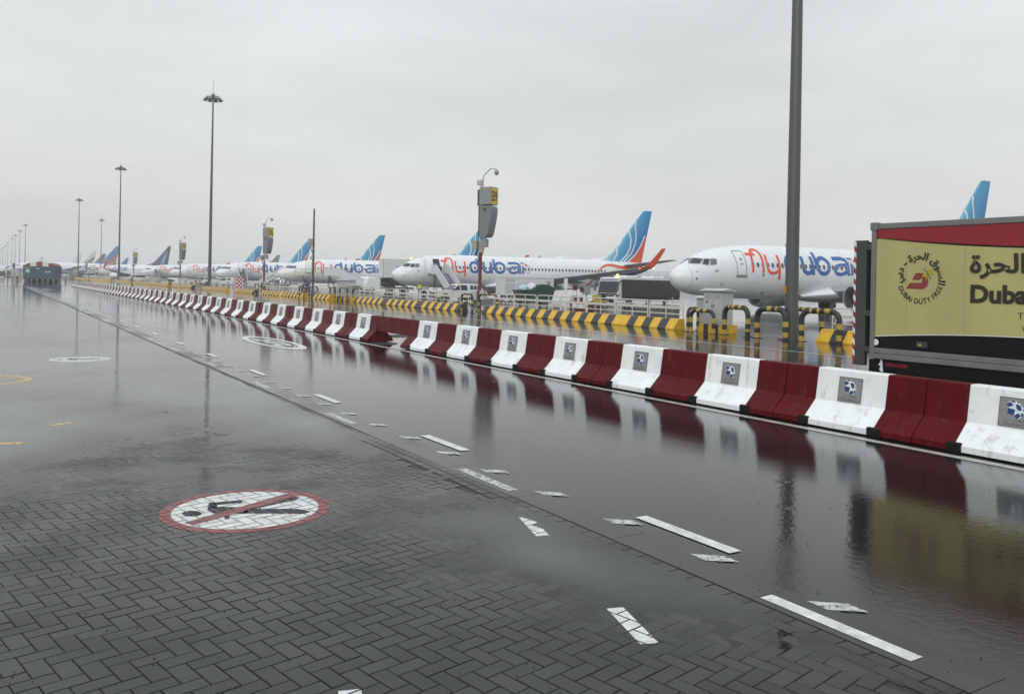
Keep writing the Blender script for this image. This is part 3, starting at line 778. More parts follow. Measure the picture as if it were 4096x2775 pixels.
# ---------------------------------------------------------------- yellow and black hoop guards
def hoop(p, q, h, label, r=0.075, rc=0.3):
    p, q = Vector((p[0], p[1], 0)), Vector((q[0], q[1], 0)); c = (p + q) / 2
    d = (q - p); L = d.length; a = math.atan2(d.y, d.x)
    path = refine([(-L / 2, 0), (-L / 2, h - rc)], 0.1) + arc(-L / 2 + rc, h - rc, rc, rc, 180, 90, 6)[1:]
    path = path[:-1] + refine([(-L / 2 + rc, h), (L / 2 - rc, h)], 0.1) + arc(L / 2 - rc, h - rc, rc, rc, 90, 0, 6)[1:] + refine([(L / 2, h - rc), (L / 2, 0)], 0.1)[1:]
    cum = [0]
    for u, v in zip(path, path[1:]):
        cum.append(cum[-1] + math.hypot(v[0] - u[0], v[1] - u[1]))
    cornered = [abs(pp[0]) > L / 2 - rc - 0.01 and pp[1] > h - rc - 0.02 for pp in path]
    mb = MB().tube([(x, 0, z) for x, z in path], r, 12, mfn=lambda i: 1 if cornered[i] and cornered[i + 1] else (0 if int(cum[i] / 0.2 + 0.02) % 2 == 0 else 1))
    for s in (-1, 1):
        mb.lathe([(r * 1.9, 0.0), (r * 1.9, 0.018), (r * 0.9, 0.02)], c=(s * L / 2, 0, 0), n=14, m=1)
    o = mb.build('hoop_guard', [m_hyel, m_hblk], loc=c, rotz=a)
    return tag(o, label, 'hoop guard', 'yellow and black hoop guards')
G = 'yellow and black banded steel hoop guard '
hoop((26.85, 28.2), (26.85, 26.8), 0.98, G + 'before the grey cabinet', 0.085)
hoop((26.9, 28.45), (28.0, 28.95), 1.05, G + 'at the side of the small grey cabinet')
hoop((27.1, 26.4), (26.9, 24.9), 1.2, G + 'between grey cabinet and thick mast', 0.11, 0.34)
hoop((26.8, 24.3), (26.8, 22.85), 1.2, G + 'before the thick mast', 0.12, 0.36)
hoop((26.95, 22.2), (27.3, 20.75), 1.2, G + 'between thick mast and truck', 0.11, 0.34)
hoop((28.4, 23.9), (28.4, 22.4), 1.2, G + 'behind the thick mast', 0.1, 0.34)
for (p, q, h, w) in (((27.4, 50.9), (27.4, 49.4), 1.2, 'left of the E09 sign pole'), ((28.0, 49.6), (28.6, 48.2), 1.2, 'right of the E09 sign pole'),
                     ((27.9, 78.4), (27.6, 76.2), 1.15, 'before the pale cabinet'), ((27.7, 75.2), (27.7, 73.3), 1.2, 'beside the pale cabinet'), ((28.2, 73.2), (28.6, 71.9), 1.2, 'at the rail end by the pale cabinet'),
                     ((27.5, 86.6), (27.5, 85.0), 1.2, 'left of the slim antenna pole'), ((27.7, 83.9), (28.2, 82.9), 1.2, 'right of the slim antenna pole'),
                     ((27.5, 103.8), (27.5, 102.2), 1.2, 'before the E10L sign pole'), ((28.4, 104.4), (28.4, 101.2), 1.2, 'behind the E10L sign pole')):
    hoop(p, q, h, G + w.replace('left of', 'beside').replace('right of', 'next to'))
for k, y in enumerate((135.5, 138.5, 160, 161.5, 207, 208.5, 241, 245, 302, 304, 357, 361)):
    hoop((27.6, y - 0.6), (27.6, y + 0.6), 1.25, G + 'far along the kerb line')

# ---------------------------------------------------------------- cabinets on plinths
def cabinet(name, label, x, y, w, d, h, text=None, plinth=True):
    t = thing(name, label, 'cabinet', (x, y, 0), 0)
    z0 = 0.38 if plinth else 0.05
    if plinth:
        a = MB(); n = 5
        for k in range(n):
            a.box(-d / 2 - 0.12, d / 2 + 0.12, -w / 2 - 0.15 + k * (w + 0.3) / n, -w / 2 - 0.15 + (k + 1) * (w + 0.3) / n, 0, z0, k % 2)
        a.build('plinth', [m_yellow, m_black], t)
    MB().bbox(-d / 2, d / 2, -w / 2, w / 2, z0 + 0.002, h - 0.14, 0.012).build('body', m_lgrey, t)
    r = MB(); r.prism([(-d / 2 - 0.12, h - 0.13), (d / 2 + 0.12, h - 0.13), (d / 2 + 0.12, h - 0.09), (0, h), (-d / 2 - 0.12, h - 0.09)], -w / 2 - 0.12, w / 2 + 0.12, axis='y')
    r.build('roof', m_lgrey, t)
    for s in (-1, 1):
        dr = MB().bbox(-d / 2 - 0.016, -d / 2 - 0.002, *sorted((s * 0.012, s * (w / 2 - 0.03))), z0 + 0.08, h - 0.2, 0.006).build('door', m_lgrey, t)
        MB().box(-d / 2 - 0.035, -d / 2 - 0.016, s * 0.06 - 0.012, s * 0.06 + 0.012, (z0 + h) / 2 - 0.08, (z0 + h) / 2 + 0.08).build('handle', m_dark, dr)
        lv = MB()
        for k in range(5):
            lv.box(-d / 2 - 0.022, -d / 2 - 0.014, s * w / 4 - w / 7, s * w / 4 + w / 7, h - 0.32 - k * 0.035, h - 0.31 - k * 0.035)
        lv.build('vent', m_grey, dr)
    if text:
        mt = MB(); put_text(mt, text, 0.11, lambda u, v: (-d / 2 - 0.0175, w / 2 - 0.12 - u, z0 + 0.48 + v)); mt.build('lettering', m_blkp, t, fix=False)
        MB().box(-d / 2 - 0.02, -d / 2 - 0.0165, w / 2 - 0.32, w / 2 - 0.18, z0 + 0.95, z0 + 1.03).build('nameplate', m_dark, t)
    return t
cabinet('power_cabinet', 'tall light grey power cabinet on a yellow and black plinth beside the thick mast', 27.75, 27.45, 1.22, 0.6, 1.98, 'POWER')
cabinet('small_cabinet', 'low grey cabinet with sloping roof behind the power cabinet', 28.55, 28.95, 0.85, 0.5, 1.62, plinth=False)
cabinet('pale_cabinet', 'tall pale cabinet between striped kerb ends, airstairs behind', 28.6, 76.0, 2.6, 0.9, 2.02)
cabinet('squat_cabinet', 'squat grey cabinet against the tall pale cabinet', 28.5, 73.9, 1.25, 0.8, 1.52)
cabinet('far_cabinet', 'grey roofed cabinet far along the kerb line', 28.6, 186, 2.0, 0.9, 2.0)
ck = thing('chequered_pillar', 'red and white chequered pillar box behind the kerb', 'marker pillar', (28.6, 116.2, 0))
a = MB()
for k in range(8):
    for i in range(4):
        for s, (nx_, ny_) in enumerate(((-1, 0), (0, -1))):
            u0, u1 = -0.8 + i * 0.4, -0.8 + (i + 1) * 0.4; z0, z1 = 0.25 * k, 0.25 * (k + 1)
            m_i = (i + k + s) % 2
            a.face([(-0.5, u0, z0), (-0.5, u1, z0), (-0.5, u1, z1), (-0.5, u0, z1)] if s == 0 else [(-0.5 + (i * 0.25), -0.8, z0), (-0.25 + i * 0.25, -0.8, z0), (-0.25 + i * 0.25, -0.8, z1), (-0.5 + i * 0.25, -0.8, z1)], m_i)
a.build('chequered_skin', [m_white, M('bright_red_paint', (0.45, 0.02, 0.03), 0.4)], ck, fix=False)
MB().box(-0.49, 0.5, -0.79, 0.79, 0.0, 1.99).build('core', m_white, ck)
MB().bbox(-0.56, 0.56, -0.86, 0.86, 2.002, 2.06, 0.02).build('lid', m_lgrey, ck)

# ---------------------------------------------------------------- high masts
def mast(x, y, label, H=29.6):
    t = thing('light_mast', label, 'light mast', (x, y, 0), group='high floodlight masts along the kerb line')
    MB().lathe([(0.48, 0), (0.48, 0.05), (0.275, 0.06), (0.262, 1.5), (0.235, 8), (0.19, 16), (0.145, 24), (0.11, H), (0.0, H)], n=16).build('pole', m_galv, t)
    MB().bbox(-0.34, 0.34, -0.12, 0.12, 0.35, 1.1, 0.03).build('access_door', m_galv, t)
    MB().lathe([(0.0, H + 0.75), (0.2, H + 0.65), (0.28, H + 0.3), (0.24, H - 0.1), (0.12, H - 0.2)], n=12).build('head_cap', m_galv, t)
    hf = MB()
    for s in (0, 1):
        hf.tube([(1.05 * math.cos(2 * PI * k / 10), 1.05 * math.sin(2 * PI * k / 10), H - 0.05 + s * 0.25) for k in range(11)], 0.035, 6, caps=False)
    for k in range(6):
        c, s = math.cos(k * PI / 3), math.sin(k * PI / 3)
        hf.tube([(0.1 * c, 0.1 * s, H + 0.25), (1.05 * c, 1.05 * s, H + 0.1)], 0.04, 6)
    hf.build('head_frame', m_galv, t)
    fl = None
    for k in range(8):
        a = 2 * PI * k / 8 + 0.2
        if fl is None:
            f_ = MB(); f_.prism([(0.9, H + 0.1), (1.3, H - 0.1), (1.5, H - 0.38), (1.05, H - 0.46), (0.92, H - 0.1)], -0.24, 0.24, axis='y')
            fl = f_.build('floodlight', M('floodlight_housing', (0.13, 0.135, 0.14), 0.4), t)
            fl.rotation_euler = (0, 0, a)
        else:
            o = fl.copy(); COL.objects.link(o); o.parent = t; o.rotation_euler = (0, 0, a)
    MB().tube([(0, 0, H + 0.7), (0, 0, H + 2.9)], 0.022, 6).build('lightning_rod', m_galv, t)
    return t
LM = 'tall grey floodlight mast '
mm = mast(27.3, 23.0, 'thick dark grey mast rising out of view between hoop guards')
MB().box(-0.29, -0.26, 0.02, 0.20, 1.86, 2.14).build('asset_plate', M('orange_plate', (0.45, 0.2, 0.03), 0.5), mm)
for b in (-0.12, 0.13):
    MB().tube([(-0.25, 0.1, 2.0 + b * 2), (-0.3, 0.1, 2.0 + b * 2)], 0.02, 8).build('bolt', m_steel, mm)
MS = [(29.3, 137, 'beyond the E10L sign pole'), (29.1, 243, 'before the parked freighter, third along the kerb'), (28.9, 359, 'by the dark bus, fourth along the kerb'), (49.7, 487, 'standing amid the apron behind the sign poles')]
for x, y, w in MS:
    dup(mm, (x, y, 0), 0, LM + w, skip=('asset_plate', 'bolt'))
for x, y in ((18.5, 579), (18, 666), (17.3, 750), (16.8, 824), (16, 955), (15.4, 1067), (14.4, 1158), (13.7, 1251)):
    dup(mm, (x, y, 0), 0, LM + 'in the far row beyond the blue container', skip=('asset_plate', 'bolt'))

# ---------------------------------------------------------------- stand sign poles
def sign_pole(p, code, label):
    a = math.radians(-60)
    t = thing('stand_sign_pole', label, 'sign pole', (p[0], p[1], 0), a, group='stand sign poles with docking displays')
    MB().lathe([(0.3, 0), (0.3, 0.04), (0.125, 0.05), (0.12, 4.1), (0.0, 4.1)], n=14).build('lower_pole', m_pred, t)
    MB().lathe([(0.155, 4.08), (0.155, 4.2), (0.1, 4.21), (0.095, 9.15), (0, 9.15)], n=14).build('upper_pole', m_lgrey, t)
    b = MB().bbox(0.12, 1.02, -0.52, 0.52, 7.38, 8.6, 0.03).build('sign_box', m_grey, t)
    fr = MB()
    for q in stroke2d(rrect(-0.5, 0.5, 7.4, 8.58, 0.05), 0.06, True):
        fr.face([(1.026, v.x, v.y) for v in q])
    fr.build('sign_frame', m_grey, b, fix=False)
    fc = MB().box(1.0, 1.024, -0.48, 0.48, 7.43, 8.55).build('sign_face', m_signy, b)
    lt = MB()
    vs_, fs_ = text2d(code, 1.0, bold=0.03, align='CENTER')
    w_ = max(v[0] for v in vs_) - min(v[0] for v in vs_)
    lt.raw([(1.027, u * 0.78 / w_, 7.65 + v * 0.98) for u, v in vs_], fs_)
    lt.build('sign_lettering', m_blkp, fc, fix=False)
    MB().bbox(-0.4, -0.13, 0.1, 0.5, 7.36, 8.5, 0.02).build('rear_box', m_dark, t)
    sh = [(0.14, 5.15), (0.62, 5.13), (0.78, 5.35), (0.95, 6.1), (1.05, 6.8), (1.06, 7.15), (0.98, 7.3), (0.14, 7.33)]
    v = MB().prism(sh, -0.46, 0.46, axis='y').build('docking_display', M('display_housing', (0.2, 0.205, 0.21), 0.45), t)
    MB().box(0.47, 0.62, -0.467, -0.455, 6.92, 7.12).build('display_port', m_blkp, v)
    MB().box(0.37, 0.50, -0.466, -0.455, 5.28, 5.31).build('display_label', m_blkp, v)
    MB().bbox(-0.12, 0.02, -0.2, 0.2, 5.2, 7.3, 0.02).build('cable_tray', m_dark, t)
    MB().bbox(-0.55, -0.15, -0.3, 0.1, 4.3, 4.9, 0.02).build('junction_box', M('beige_box', (0.36, 0.35, 0.3), 0.5), t)
    MB().bbox(0.16, 0.58, -0.3, 0.12, 4.45, 5.02, 0.02).build('junction_box', m_grey, t)
    MB().bbox(-0.5, -0.12, -0.25, 0.25, 0.75, 1.42, 0.02).build('base_box', m_lgrey, t)
    MB().bbox(0.13, 0.48, -0.25, 0.25, 0.8, 1.4, 0.02).build('base_box', m_lgrey, t)
    MB().bbox(-0.32, 0.05, -0.14, 0.14, 8.8, 9.15, 0.02).build('camera_housing', m_lgrey, t)
    ar = MB().tube([(0.12, 0, 8.7), (0.12, 0, 9.35), (0.2, 0, 9.5), (0.62, 0, 9.85), (0.72, 0, 9.9), (1.15, 0, 9.86), (1.17, 0, 9.78)], 0.04, 8).build('camera_arm', m_lgrey, t)
    MB().lathe([(0.0, 9.42), (0.11, 9.46), (0.16, 9.58), (0.16, 9.68), (0.1, 9.78), (0.0, 9.8)], n=14, c=(1.17, 0, 0)).build('dome_camera', m_grey, ar)
    for k in range(2):
        MB().tube([(-0.2, -0.1, 4.3), (-0.3, -0.15, 4.05 - k * 0.1), (-0.14, -0.1, 3.8), (-0.11, -0.05, 3.4)], 0.03, 6).build('cable', m_rubber, t)
    return t
SP = [((29.3, 51.8), 'E09', 'E09 on its yellow face, before the nearest jet'), (tuple(atZ(1056, 113)[:2]), 'E10L', 'E10L on its yellow face'), (tuple(atZ(720, 172)[:2]), 'E10', 'E10 by the thin mast'),
      (tuple(atZ(534, 257)[:2]), 'E11L', 'E11L on its yellow face'), (tuple(atZ(420, 374)[:2]), 'E12L', 'E12L on its yellow face'), (tuple(atZ(342, 470)[:2]), 'E13L', 'E13L on its yellow face'), (tuple(atZ(284, 600)[:2]), 'E14L', 'E14L on its yellow face')]
for p, c, w in SP:
    sign_pole(p, c, 'red and grey stand sign pole reading ' + w)
an = thing('antenna_pole', 'slim dark antenna pole with a pale box halfway up', 'antenna pole', (29.0, 86.8, 0))
MB().lathe([(0.2, 0), (0.2, 0.04), (0.14, 0.05), (0.12, 4.0), (0.085, 9.3), (0, 9.3)], n=12).build('pole', m_galv, an)
MB().bbox(-0.55, -0.14, -0.2, 0.2, 5.35, 6.15, 0.02).build('equipment_box', M('beige_box', (0.36, 0.35, 0.3)), an)
MB().tube([(-0.3, 0, 5.35), (-0.28, 0, 5.1), (-0.2, 0, 4.9), (-0.13, 0, 4.75)], 0.04, 6).build('cable', m_rubber, an)
MB().bbox(-0.3, -0.1, -0.15, 0.15, 4.0, 4.3, 0.02).build('camera', m_lgrey, an)
# ---------------------------------------------------------------- narrow-body jets
m_jet = M('jet_white_paint', (0.74, 0.755, 0.765), 0.26, var=0.035, scale=0.8, coat=0.3)
m_jetbelly = M('jet_grey_paint', (0.36, 0.37, 0.375), 0.35, var=0.05)
m_wing = M('wing_grey_paint', (0.30, 0.31, 0.315), 0.35, var=0.06)
m_lip = M('polished_lip', (0.6, 0.61, 0.62), 0.2, metal=0.9, var=0.05)
m_fan = M('intake_dark', (0.05, 0.052, 0.055), 0.5)
m_lred = M('orange_red_lettering', (0.78, 0.065, 0.03), 0.35, var=0)
m_lblue = M('blue_lettering', (0.025, 0.115, 0.36), 0.35, var=0)
m_orange = M('orange_livery', (0.66, 0.085, 0.022), 0.32, var=0.03)
m_navy = M('navy_livery', (0.008, 0.035, 0.16), 0.32, var=0.03)
m_cyan = M('sky_blue_livery', (0.10, 0.34, 0.50), 0.32, var=0.03)
m_line = M('panel_line_grey', (0.22, 0.225, 0.23), 0.4, var=0)
m_open = M('dark_doorway', (0.02, 0.02, 0.021), 0.7, var=0)
STN = [(0, 2.72, 2.70, .01), (.03, 2.90, 2.52, .17), (.1, 3.02, 2.36, .30), (.26, 3.18, 2.12, .5), (.6, 3.42, 1.86, .8), (1.1, 3.67, 1.62, 1.08), (1.5, 3.92, 1.5, 1.25), (1.9, 4.2, 1.41, 1.38), (2.5, 4.5, 1.32, 1.53), (3.1, 4.72, 1.26, 1.64),
       (4.4, 5.02, 1.18, 1.78), (5.9, 5.22, 1.13, 1.86), (7.4, 5.33, 1.11, 1.88), (8.9, 5.37, 1.1, 1.88), (12, 5.37, 1.1, 1.88), (18, 5.37, 1.1, 1.88), (24, 5.37, 1.12, 1.88), (26, 5.37, 1.18, 1.88), (28, 5.36, 1.4, 1.84), (30, 5.34, 1.69, 1.72),
       (32.2, 5.28, 2.2, 1.5), (35, 5.2, 3.1, 1.05), (37, 5.05, 3.75, .6), (38, 4.9, 4.15, .32), (38.3, 4.75, 4.4, .14)]
def sec(s):
    if s <= 0: return STN[0][1:]
    if s >= 38.3: return STN[-1][1:]
    for k in range(len(STN) - 1):
        if STN[k][0] <= s <= STN[k + 1][0]: break
    p = [STN[max(k - 1, 0)], STN[k], STN[k + 1], STN[min(k + 2, len(STN) - 1)]]
    h = p[2][0] - p[1][0]; t = (s - p[1][0]) / h
    out = []
    for c in (1, 2, 3):
        d = (p[2][c] - p[1][c]) / h
        m1 = d if p[1] is p[0] else ((p[1][c] - p[0][c]) / (p[1][0] - p[0][0]) + d) / 2
        m2 = d if p[3] is p[2] else (d + (p[3][c] - p[2][c]) / (p[3][0] - p[2][0])) / 2
        if (p[1][0] <= 0.1): m1 = d; m2 = d
        t2, t3 = t * t, t * t * t
        out.append((2 * t3 - 3 * t2 + 1) * p[1][c] + (t3 - 2 * t2 + t) * h * m1 + (-2 * t3 + 3 * t2) * p[2][c] + (t3 - t2) * h * m2)
    return out
def surf(s, z, side=-1, off=0.012):
    zt, zb, hw = sec(s); zc, hz = (zt + zb) / 2, max((zt - zb) / 2, 0.01)
    k = max(-0.9995, min(0.9995, (z - zc) / hz)); y = hw * math.sqrt(1 - k * k)
    n = Vector((0, y / hw ** 2, k / hz)); n = n.normalized() if n.length > 1e-9 else Vector((0, 1, 0))
    return (s, side * (y + off * n.y), zc + k * hz + off * n.z)
def decal(mb, quads, side=-1, off=0.012, m=0, nsub=1):
    for q in quads:
        mb.face([surf(p[0], p[1], side, off) for p in q], m)
def fill(mb, poly4, side=-1, off=0.012, m=0, n=6):             # four-cornered patch, subdivided
    A, Bq, C, D = [Vector(p) for p in poly4]
    for i in range(n):
        for j in range(n):
            q = []
            for (a, b) in ((i, j), (i + 1, j), (i + 1, j + 1), (i, j + 1)):
                u, v = a / n, b / n
                q.append((A * (1 - u) + Bq * u) * (1 - v) + (D * (1 - u) + C * u) * v)
            mb.face([surf(p.x, p.y, side, off) for p in q], m)
def band(mb, ss, lo, hi, side=-1, off=0.01, m=0, n=6):
    for a, b in zip(ss, ss[1:]):
        for k in range(n):
            q = [(a, lo(a) + (hi(a) - lo(a)) * k / n), (b, lo(b) + (hi(b) - lo(b)) * k / n), (b, lo(b) + (hi(b) - lo(b)) * (k + 1) / n), (a, lo(a) + (hi(a) - lo(a)) * (k + 1) / n)]
            mb.face([surf(p[0], p[1], side, off) for p in q], m)
def lerp_fn(pts):
    def f(s):
        if s <= pts[0][0]: return pts[0][1]
        for a, b in zip(pts, pts[1:]):
            if s <= b[0]: return a[1] + (b[1] - a[1]) * (s - a[0]) / (b[0] - a[0])
        return pts[-1][1]
    return f
# fin livery: white root fading to blues
m_fin = bpy.data.materials.new('blue_fin_livery'); m_fin.use_nodes = True
n_ = m_fin.node_tree; b_ = n_.nodes['Principled BSDF']; L_ = n_.links.new
tc_ = n_.nodes.new('ShaderNodeTexCoord'); sx_ = n_.nodes.new('ShaderNodeSeparateXYZ'); L_(tc_.outputs['Object'], sx_.inputs[0])
zz = n_.nodes.new('ShaderNodeMath'); zz.operation = 'MULTIPLY_ADD'; zz.inputs[1].default_value = -0.62; zz.inputs[2].default_value = 3.3; L_(sx_.outputs['Z'], zz.inputs[0])
q_ = n_.nodes.new('ShaderNodeMath'); q_.operation = 'ADD'; L_(sx_.outputs['X'], q_.inputs[0]); L_(zz.outputs[0], q_.inputs[1])
mr_ = n_.nodes.new('ShaderNodeMapRange'); mr_.inputs['From Min'].default_value = 29.6; mr_.inputs['From Max'].default_value = 36.5; L_(q_.outputs[0], mr_.inputs['Value'])
cr_ = n_.nodes.new('ShaderNodeValToRGB'); L_(mr_.outputs[0], cr_.inputs[0])
e_ = cr_.color_ramp.elements
e_[0].position = 0.0; e_[0].color = (0.72, 0.75, 0.76, 1); e_[1].position = 1.0; e_[1].color = (0.012, 0.22, 0.50, 1)
for pos, c in ((0.1, (0.66, 0.73, 0.75, 1)), (0.24, (0.22, 0.47, 0.58, 1)), (0.42, (0.06, 0.33, 0.55, 1)), (0.6, (0.025, 0.27, 0.53, 1)), (0.78, (0.008, 0.15, 0.44, 1))):
    q = e_.new(pos); q.color = c
L_(cr_.outputs[0], b_.inputs['Base Color']); b_.inputs['Roughness'].default_value = 0.3
def foil(name, secs, mat, parent, n=7):                        # loft of airfoil sections: (LE point, TE point, thickness, up vector)
    prof = [(0, 0), (0.03, 0.55), (0.12, 0.9), (0.3, 1.0), (0.55, 0.75), (0.8, 0.35), (1, 0.02)]
    lp = prof + [(u, -t) for u, t in prof[-2:0:-1]]
    V = []; Fc = []; k = len(lp)
    for le, te, th, up in secs:
        le, te, up = Vector(le), Vector(te), Vector(up)
        V += [tuple(le + (te - le) * u + up * (t * th / 2)) for u, t in lp]
    for i in range(len(secs) - 1):
        for j in range(k):
            Fc.append((i * k + j, i * k + (j + 1) % k, (i + 1) * k + (j + 1) % k, (i + 1) * k + j))
    mb = MB().raw(V, Fc, sm=True)
    mb.face(V[:k], sm=False); mb.face(V[-k:][::-1], sm=False)
    return mb.build(name, mat, parent, ang=55)
FLE = lerp_fn([(5.0, 28.0), (5.45, 29.0), (5.68, 30.4), (6.47, 31.95), (12.45, 36.85), (12.57, 37.1)])
FTE = lerp_fn([(5.0, 36.75), (12.57, 38.42)])
def fin_pt(s, z, side=-1, off=0.014):
    le, te = FLE(z), FTE(z); c = te - le; u = max(0.0, min(1.0, (s - le) / c))
    th = lerp_fn([(0, 0), (0.03, 0.55), (0.12, 0.9), (0.3, 1.0), (0.55, 0.75), (0.8, 0.35), (1, 0.02)])(u)
    return (s, side * (th * min(0.46, 0.095 * c) / 2 + off), z)
def make_jet(label, loc, rotz):
    t = thing('passenger_jet', label, 'aircraft', loc, rotz, group='jets parked nose to the road')
    # fuselage
    n = 36; ss = [0.0, 0.015, .03, .06, .1, .16, .26, .4, .6, .85, 1.1, 1.3, 1.5, 1.7, 1.9, 2.2, 2.5, 2.8, 3.1, 3.7, 4.4, 5.1, 5.9, 6.6, 7.4, 8.9, 12, 18, 22, 24, 25, 26, 27, 28, 29, 30, 31, 32.2, 33.6, 35, 36, 37, 37.6, 38, 38.3]
    V, Fc = [], []
    for s in ss:
        zt, zb, hw = sec(s); zc, hz = (zt + zb) / 2, (zt - zb) / 2
        V += [(s, hw * math.cos(2 * PI * k / n), zc + hz * math.sin(2 * PI * k / n)) for k in range(n)]
    for i in range(len(ss) - 1):
        for k in range(n):
            Fc.append((i * n + k, i * n + (k + 1) % n, (i + 1) * n + (k + 1) % n, (i + 1) * n + k))
    fb = MB().raw(V, Fc, sm=True); fb.face(V[-n:], sm=False)
    fus = fb.build('fuselage', m_jet, t, ang=60)
    # wing-body fairing
    fa = MB(); V, Fc = [], []
    for s, w, zt, zb in ((12.2, 1.2, 1.6, 1.16), (13.4, 1.9, 2.0, 1.0), (15, 2.25, 2.35, 0.86), (18, 2.3, 2.4, 0.82), (21, 2.2, 2.3, 0.86), (23.5, 1.8, 1.9, 1.02), (25.6, 1.0, 1.4, 1.2)):
        V += [(s, w * math.cos(2 * PI * k / 20), (zt + zb) / 2 + (zt - zb) / 2 * math.sin(2 * PI * k / 20)) for k in range(20)]
    for i in range(6):
        for k in range(20): Fc.append((i * 20 + k, i * 20 + (k + 1) % 20, (i + 1) * 20 + (k + 1) % 20, (i + 1) * 20 + k))
    fa.raw(V, Fc, sm=True).build('wing_fairing', m_jet, t)
    # radome seam, sensors, flag
    dm = MB()
    ringp = []
    for side in (-1, 1):
        for q in stroke2d([(1.16 - 0.08 * abs(z - 2.7), z) for z in [1.7 + 0.1 * k for k in range(19)]], 0.02):
            dm.face([surf(p.x, p.y, side, 0.006) for p in q])
    dm.build('radome_seam', m_line, fus, fix=False)
    for (s, z, w, h) in ((1.5, 3.11, 0.2, 0.035), (1.43, 2.58, 0.13, 0.13), (3.6, 2.24, 0.12, 0.09), (7.96, 1.62, 0.2, 0.12), (7.45, 3.0, 0.14, 0.22)):
        p = MB(); fill(p, [(s - w / 2, z - h / 2), (s + w / 2, z - h / 2), (s + w / 2, z + h / 2), (s - w / 2, z + h / 2)], -1, 0.02, n=2); p.build('sensor', m_dark, fus, fix=False)
    fl = MB(); fill(fl, [(2.9, 3.12), (3.16, 3.12), (3.16, 3.26), (2.9, 3.26)], -1, 0.014, 0, 2); fill(fl, [(2.9, 3.12), (2.96, 3.12), (2.96, 3.26), (2.9, 3.26)], -1, 0.018, 1, 2); fill(fl, [(2.96, 3.165), (3.16, 3.165), (3.16, 3.215), (2.96, 3.215)], -1, 0.018, 2, 2)
    fl.build('flag_decal', [m_blkp, M('flag_red', (0.4, 0.02, 0.02), 0.5, var=0), m_whp], fus, fix=False)
    # cockpit windows
    W1 = [(1.3, 3.70), (1.86, 3.70), (2.24, 4.05), (1.78, 4.12)]; W2 = [(2.02, 3.68), (2.40, 3.60), (2.70, 4.06), (2.32, 4.06)]; W3 = [(2.56, 3.61), (3.08, 3.70), (3.2, 4.07), (2.77, 4.07)]
    for side in (-1, 1):
        for k, P in enumerate((W1, W2, W3)):
            g = MB(); fill(g, P, side, 0.02, n=6); w = g.build('cockpit_window', m_glass if k < 2 else m_glass2, t, fix=False)
            r = MB()
            for q in stroke2d(refine(P + [P[0]], 0.12)[:-1], 0.055, True): r.face([surf(p.x, p.y, side, 0.024) for p in q])
            r.build('window_frame', m_line, w, fix=False)
    # cabin windows
    proto = None
    for k in range(47):
        s = 6.41 + 0.508 * k
        if abs(s - 17.05) < 0.2: continue
        if proto is None:
            g = MB()
            pts = rrect(-0.12, 0.12, -0.175, 0.175, 0.09, 3); y0 = surf(12, 3.74)[1]
            g.face([(p[0], surf(12, 3.74 + p[1])[1] - y0, p[1]) for p in pts], 0)
            for q in stroke2d(pts, 0.05, True): g.face([(p.x, surf(12, 3.74 + p.y)[1] - y0 - 0.004, p.y) for p in q], 1)
            proto = g.mesh('cabin_window', [m_glass, m_jetbelly], fix=False)
        o = link('cabin_window', proto, t, (s, surf(s, 3.74, -1, 0.012)[1], 3.74))
    # doors
    def door(name, s0, s1, z0, z1, side=-1, r=0.12, w=0.05):
        d = MB()
        for q in stroke2d(refine(rrect(s0, s1, z0, z1, r) + [rrect(s0, s1, z0, z1, r)[0]], 0.15)[:-1], w, True): d.face([surf(p.x, p.y, side, 0.016) for p in q])
        return d.build(name, m_line, t, fix=False)
    d1 = door('front_door', 4.86, 5.76, 2.92, 4.76)
    si = MB(); fill(si, [(4.78, 2.76), (5.84, 2.76), (5.84, 2.9), (4.78, 2.9)], -1, 0.02, n=4); si.build('door_sill', m_line, d1, fix=False)
    hd = MB(); fill(hd, [(5.2, 3.72), (5.45, 3.72), (5.45, 3.78), (5.2, 3.78)], -1, 0.03, n=2); fill(hd, [(5.28, 4.05), (5.4, 4.05), (5.4, 4.22), (5.28, 4.22)], -1, 0.02, n=2); hd.build('door_handle', m_dark, d1, fix=False)
    door('rear_door', 31.15, 31.95, 2.98, 4.72)
    door('overwing_exit', 16.8, 17.32, 3.25, 4.22, w=0.06); door('overwing_exit', 17.75, 18.25, 3.25, 4.22, w=0.06)
    # lettering
    st = 0.12
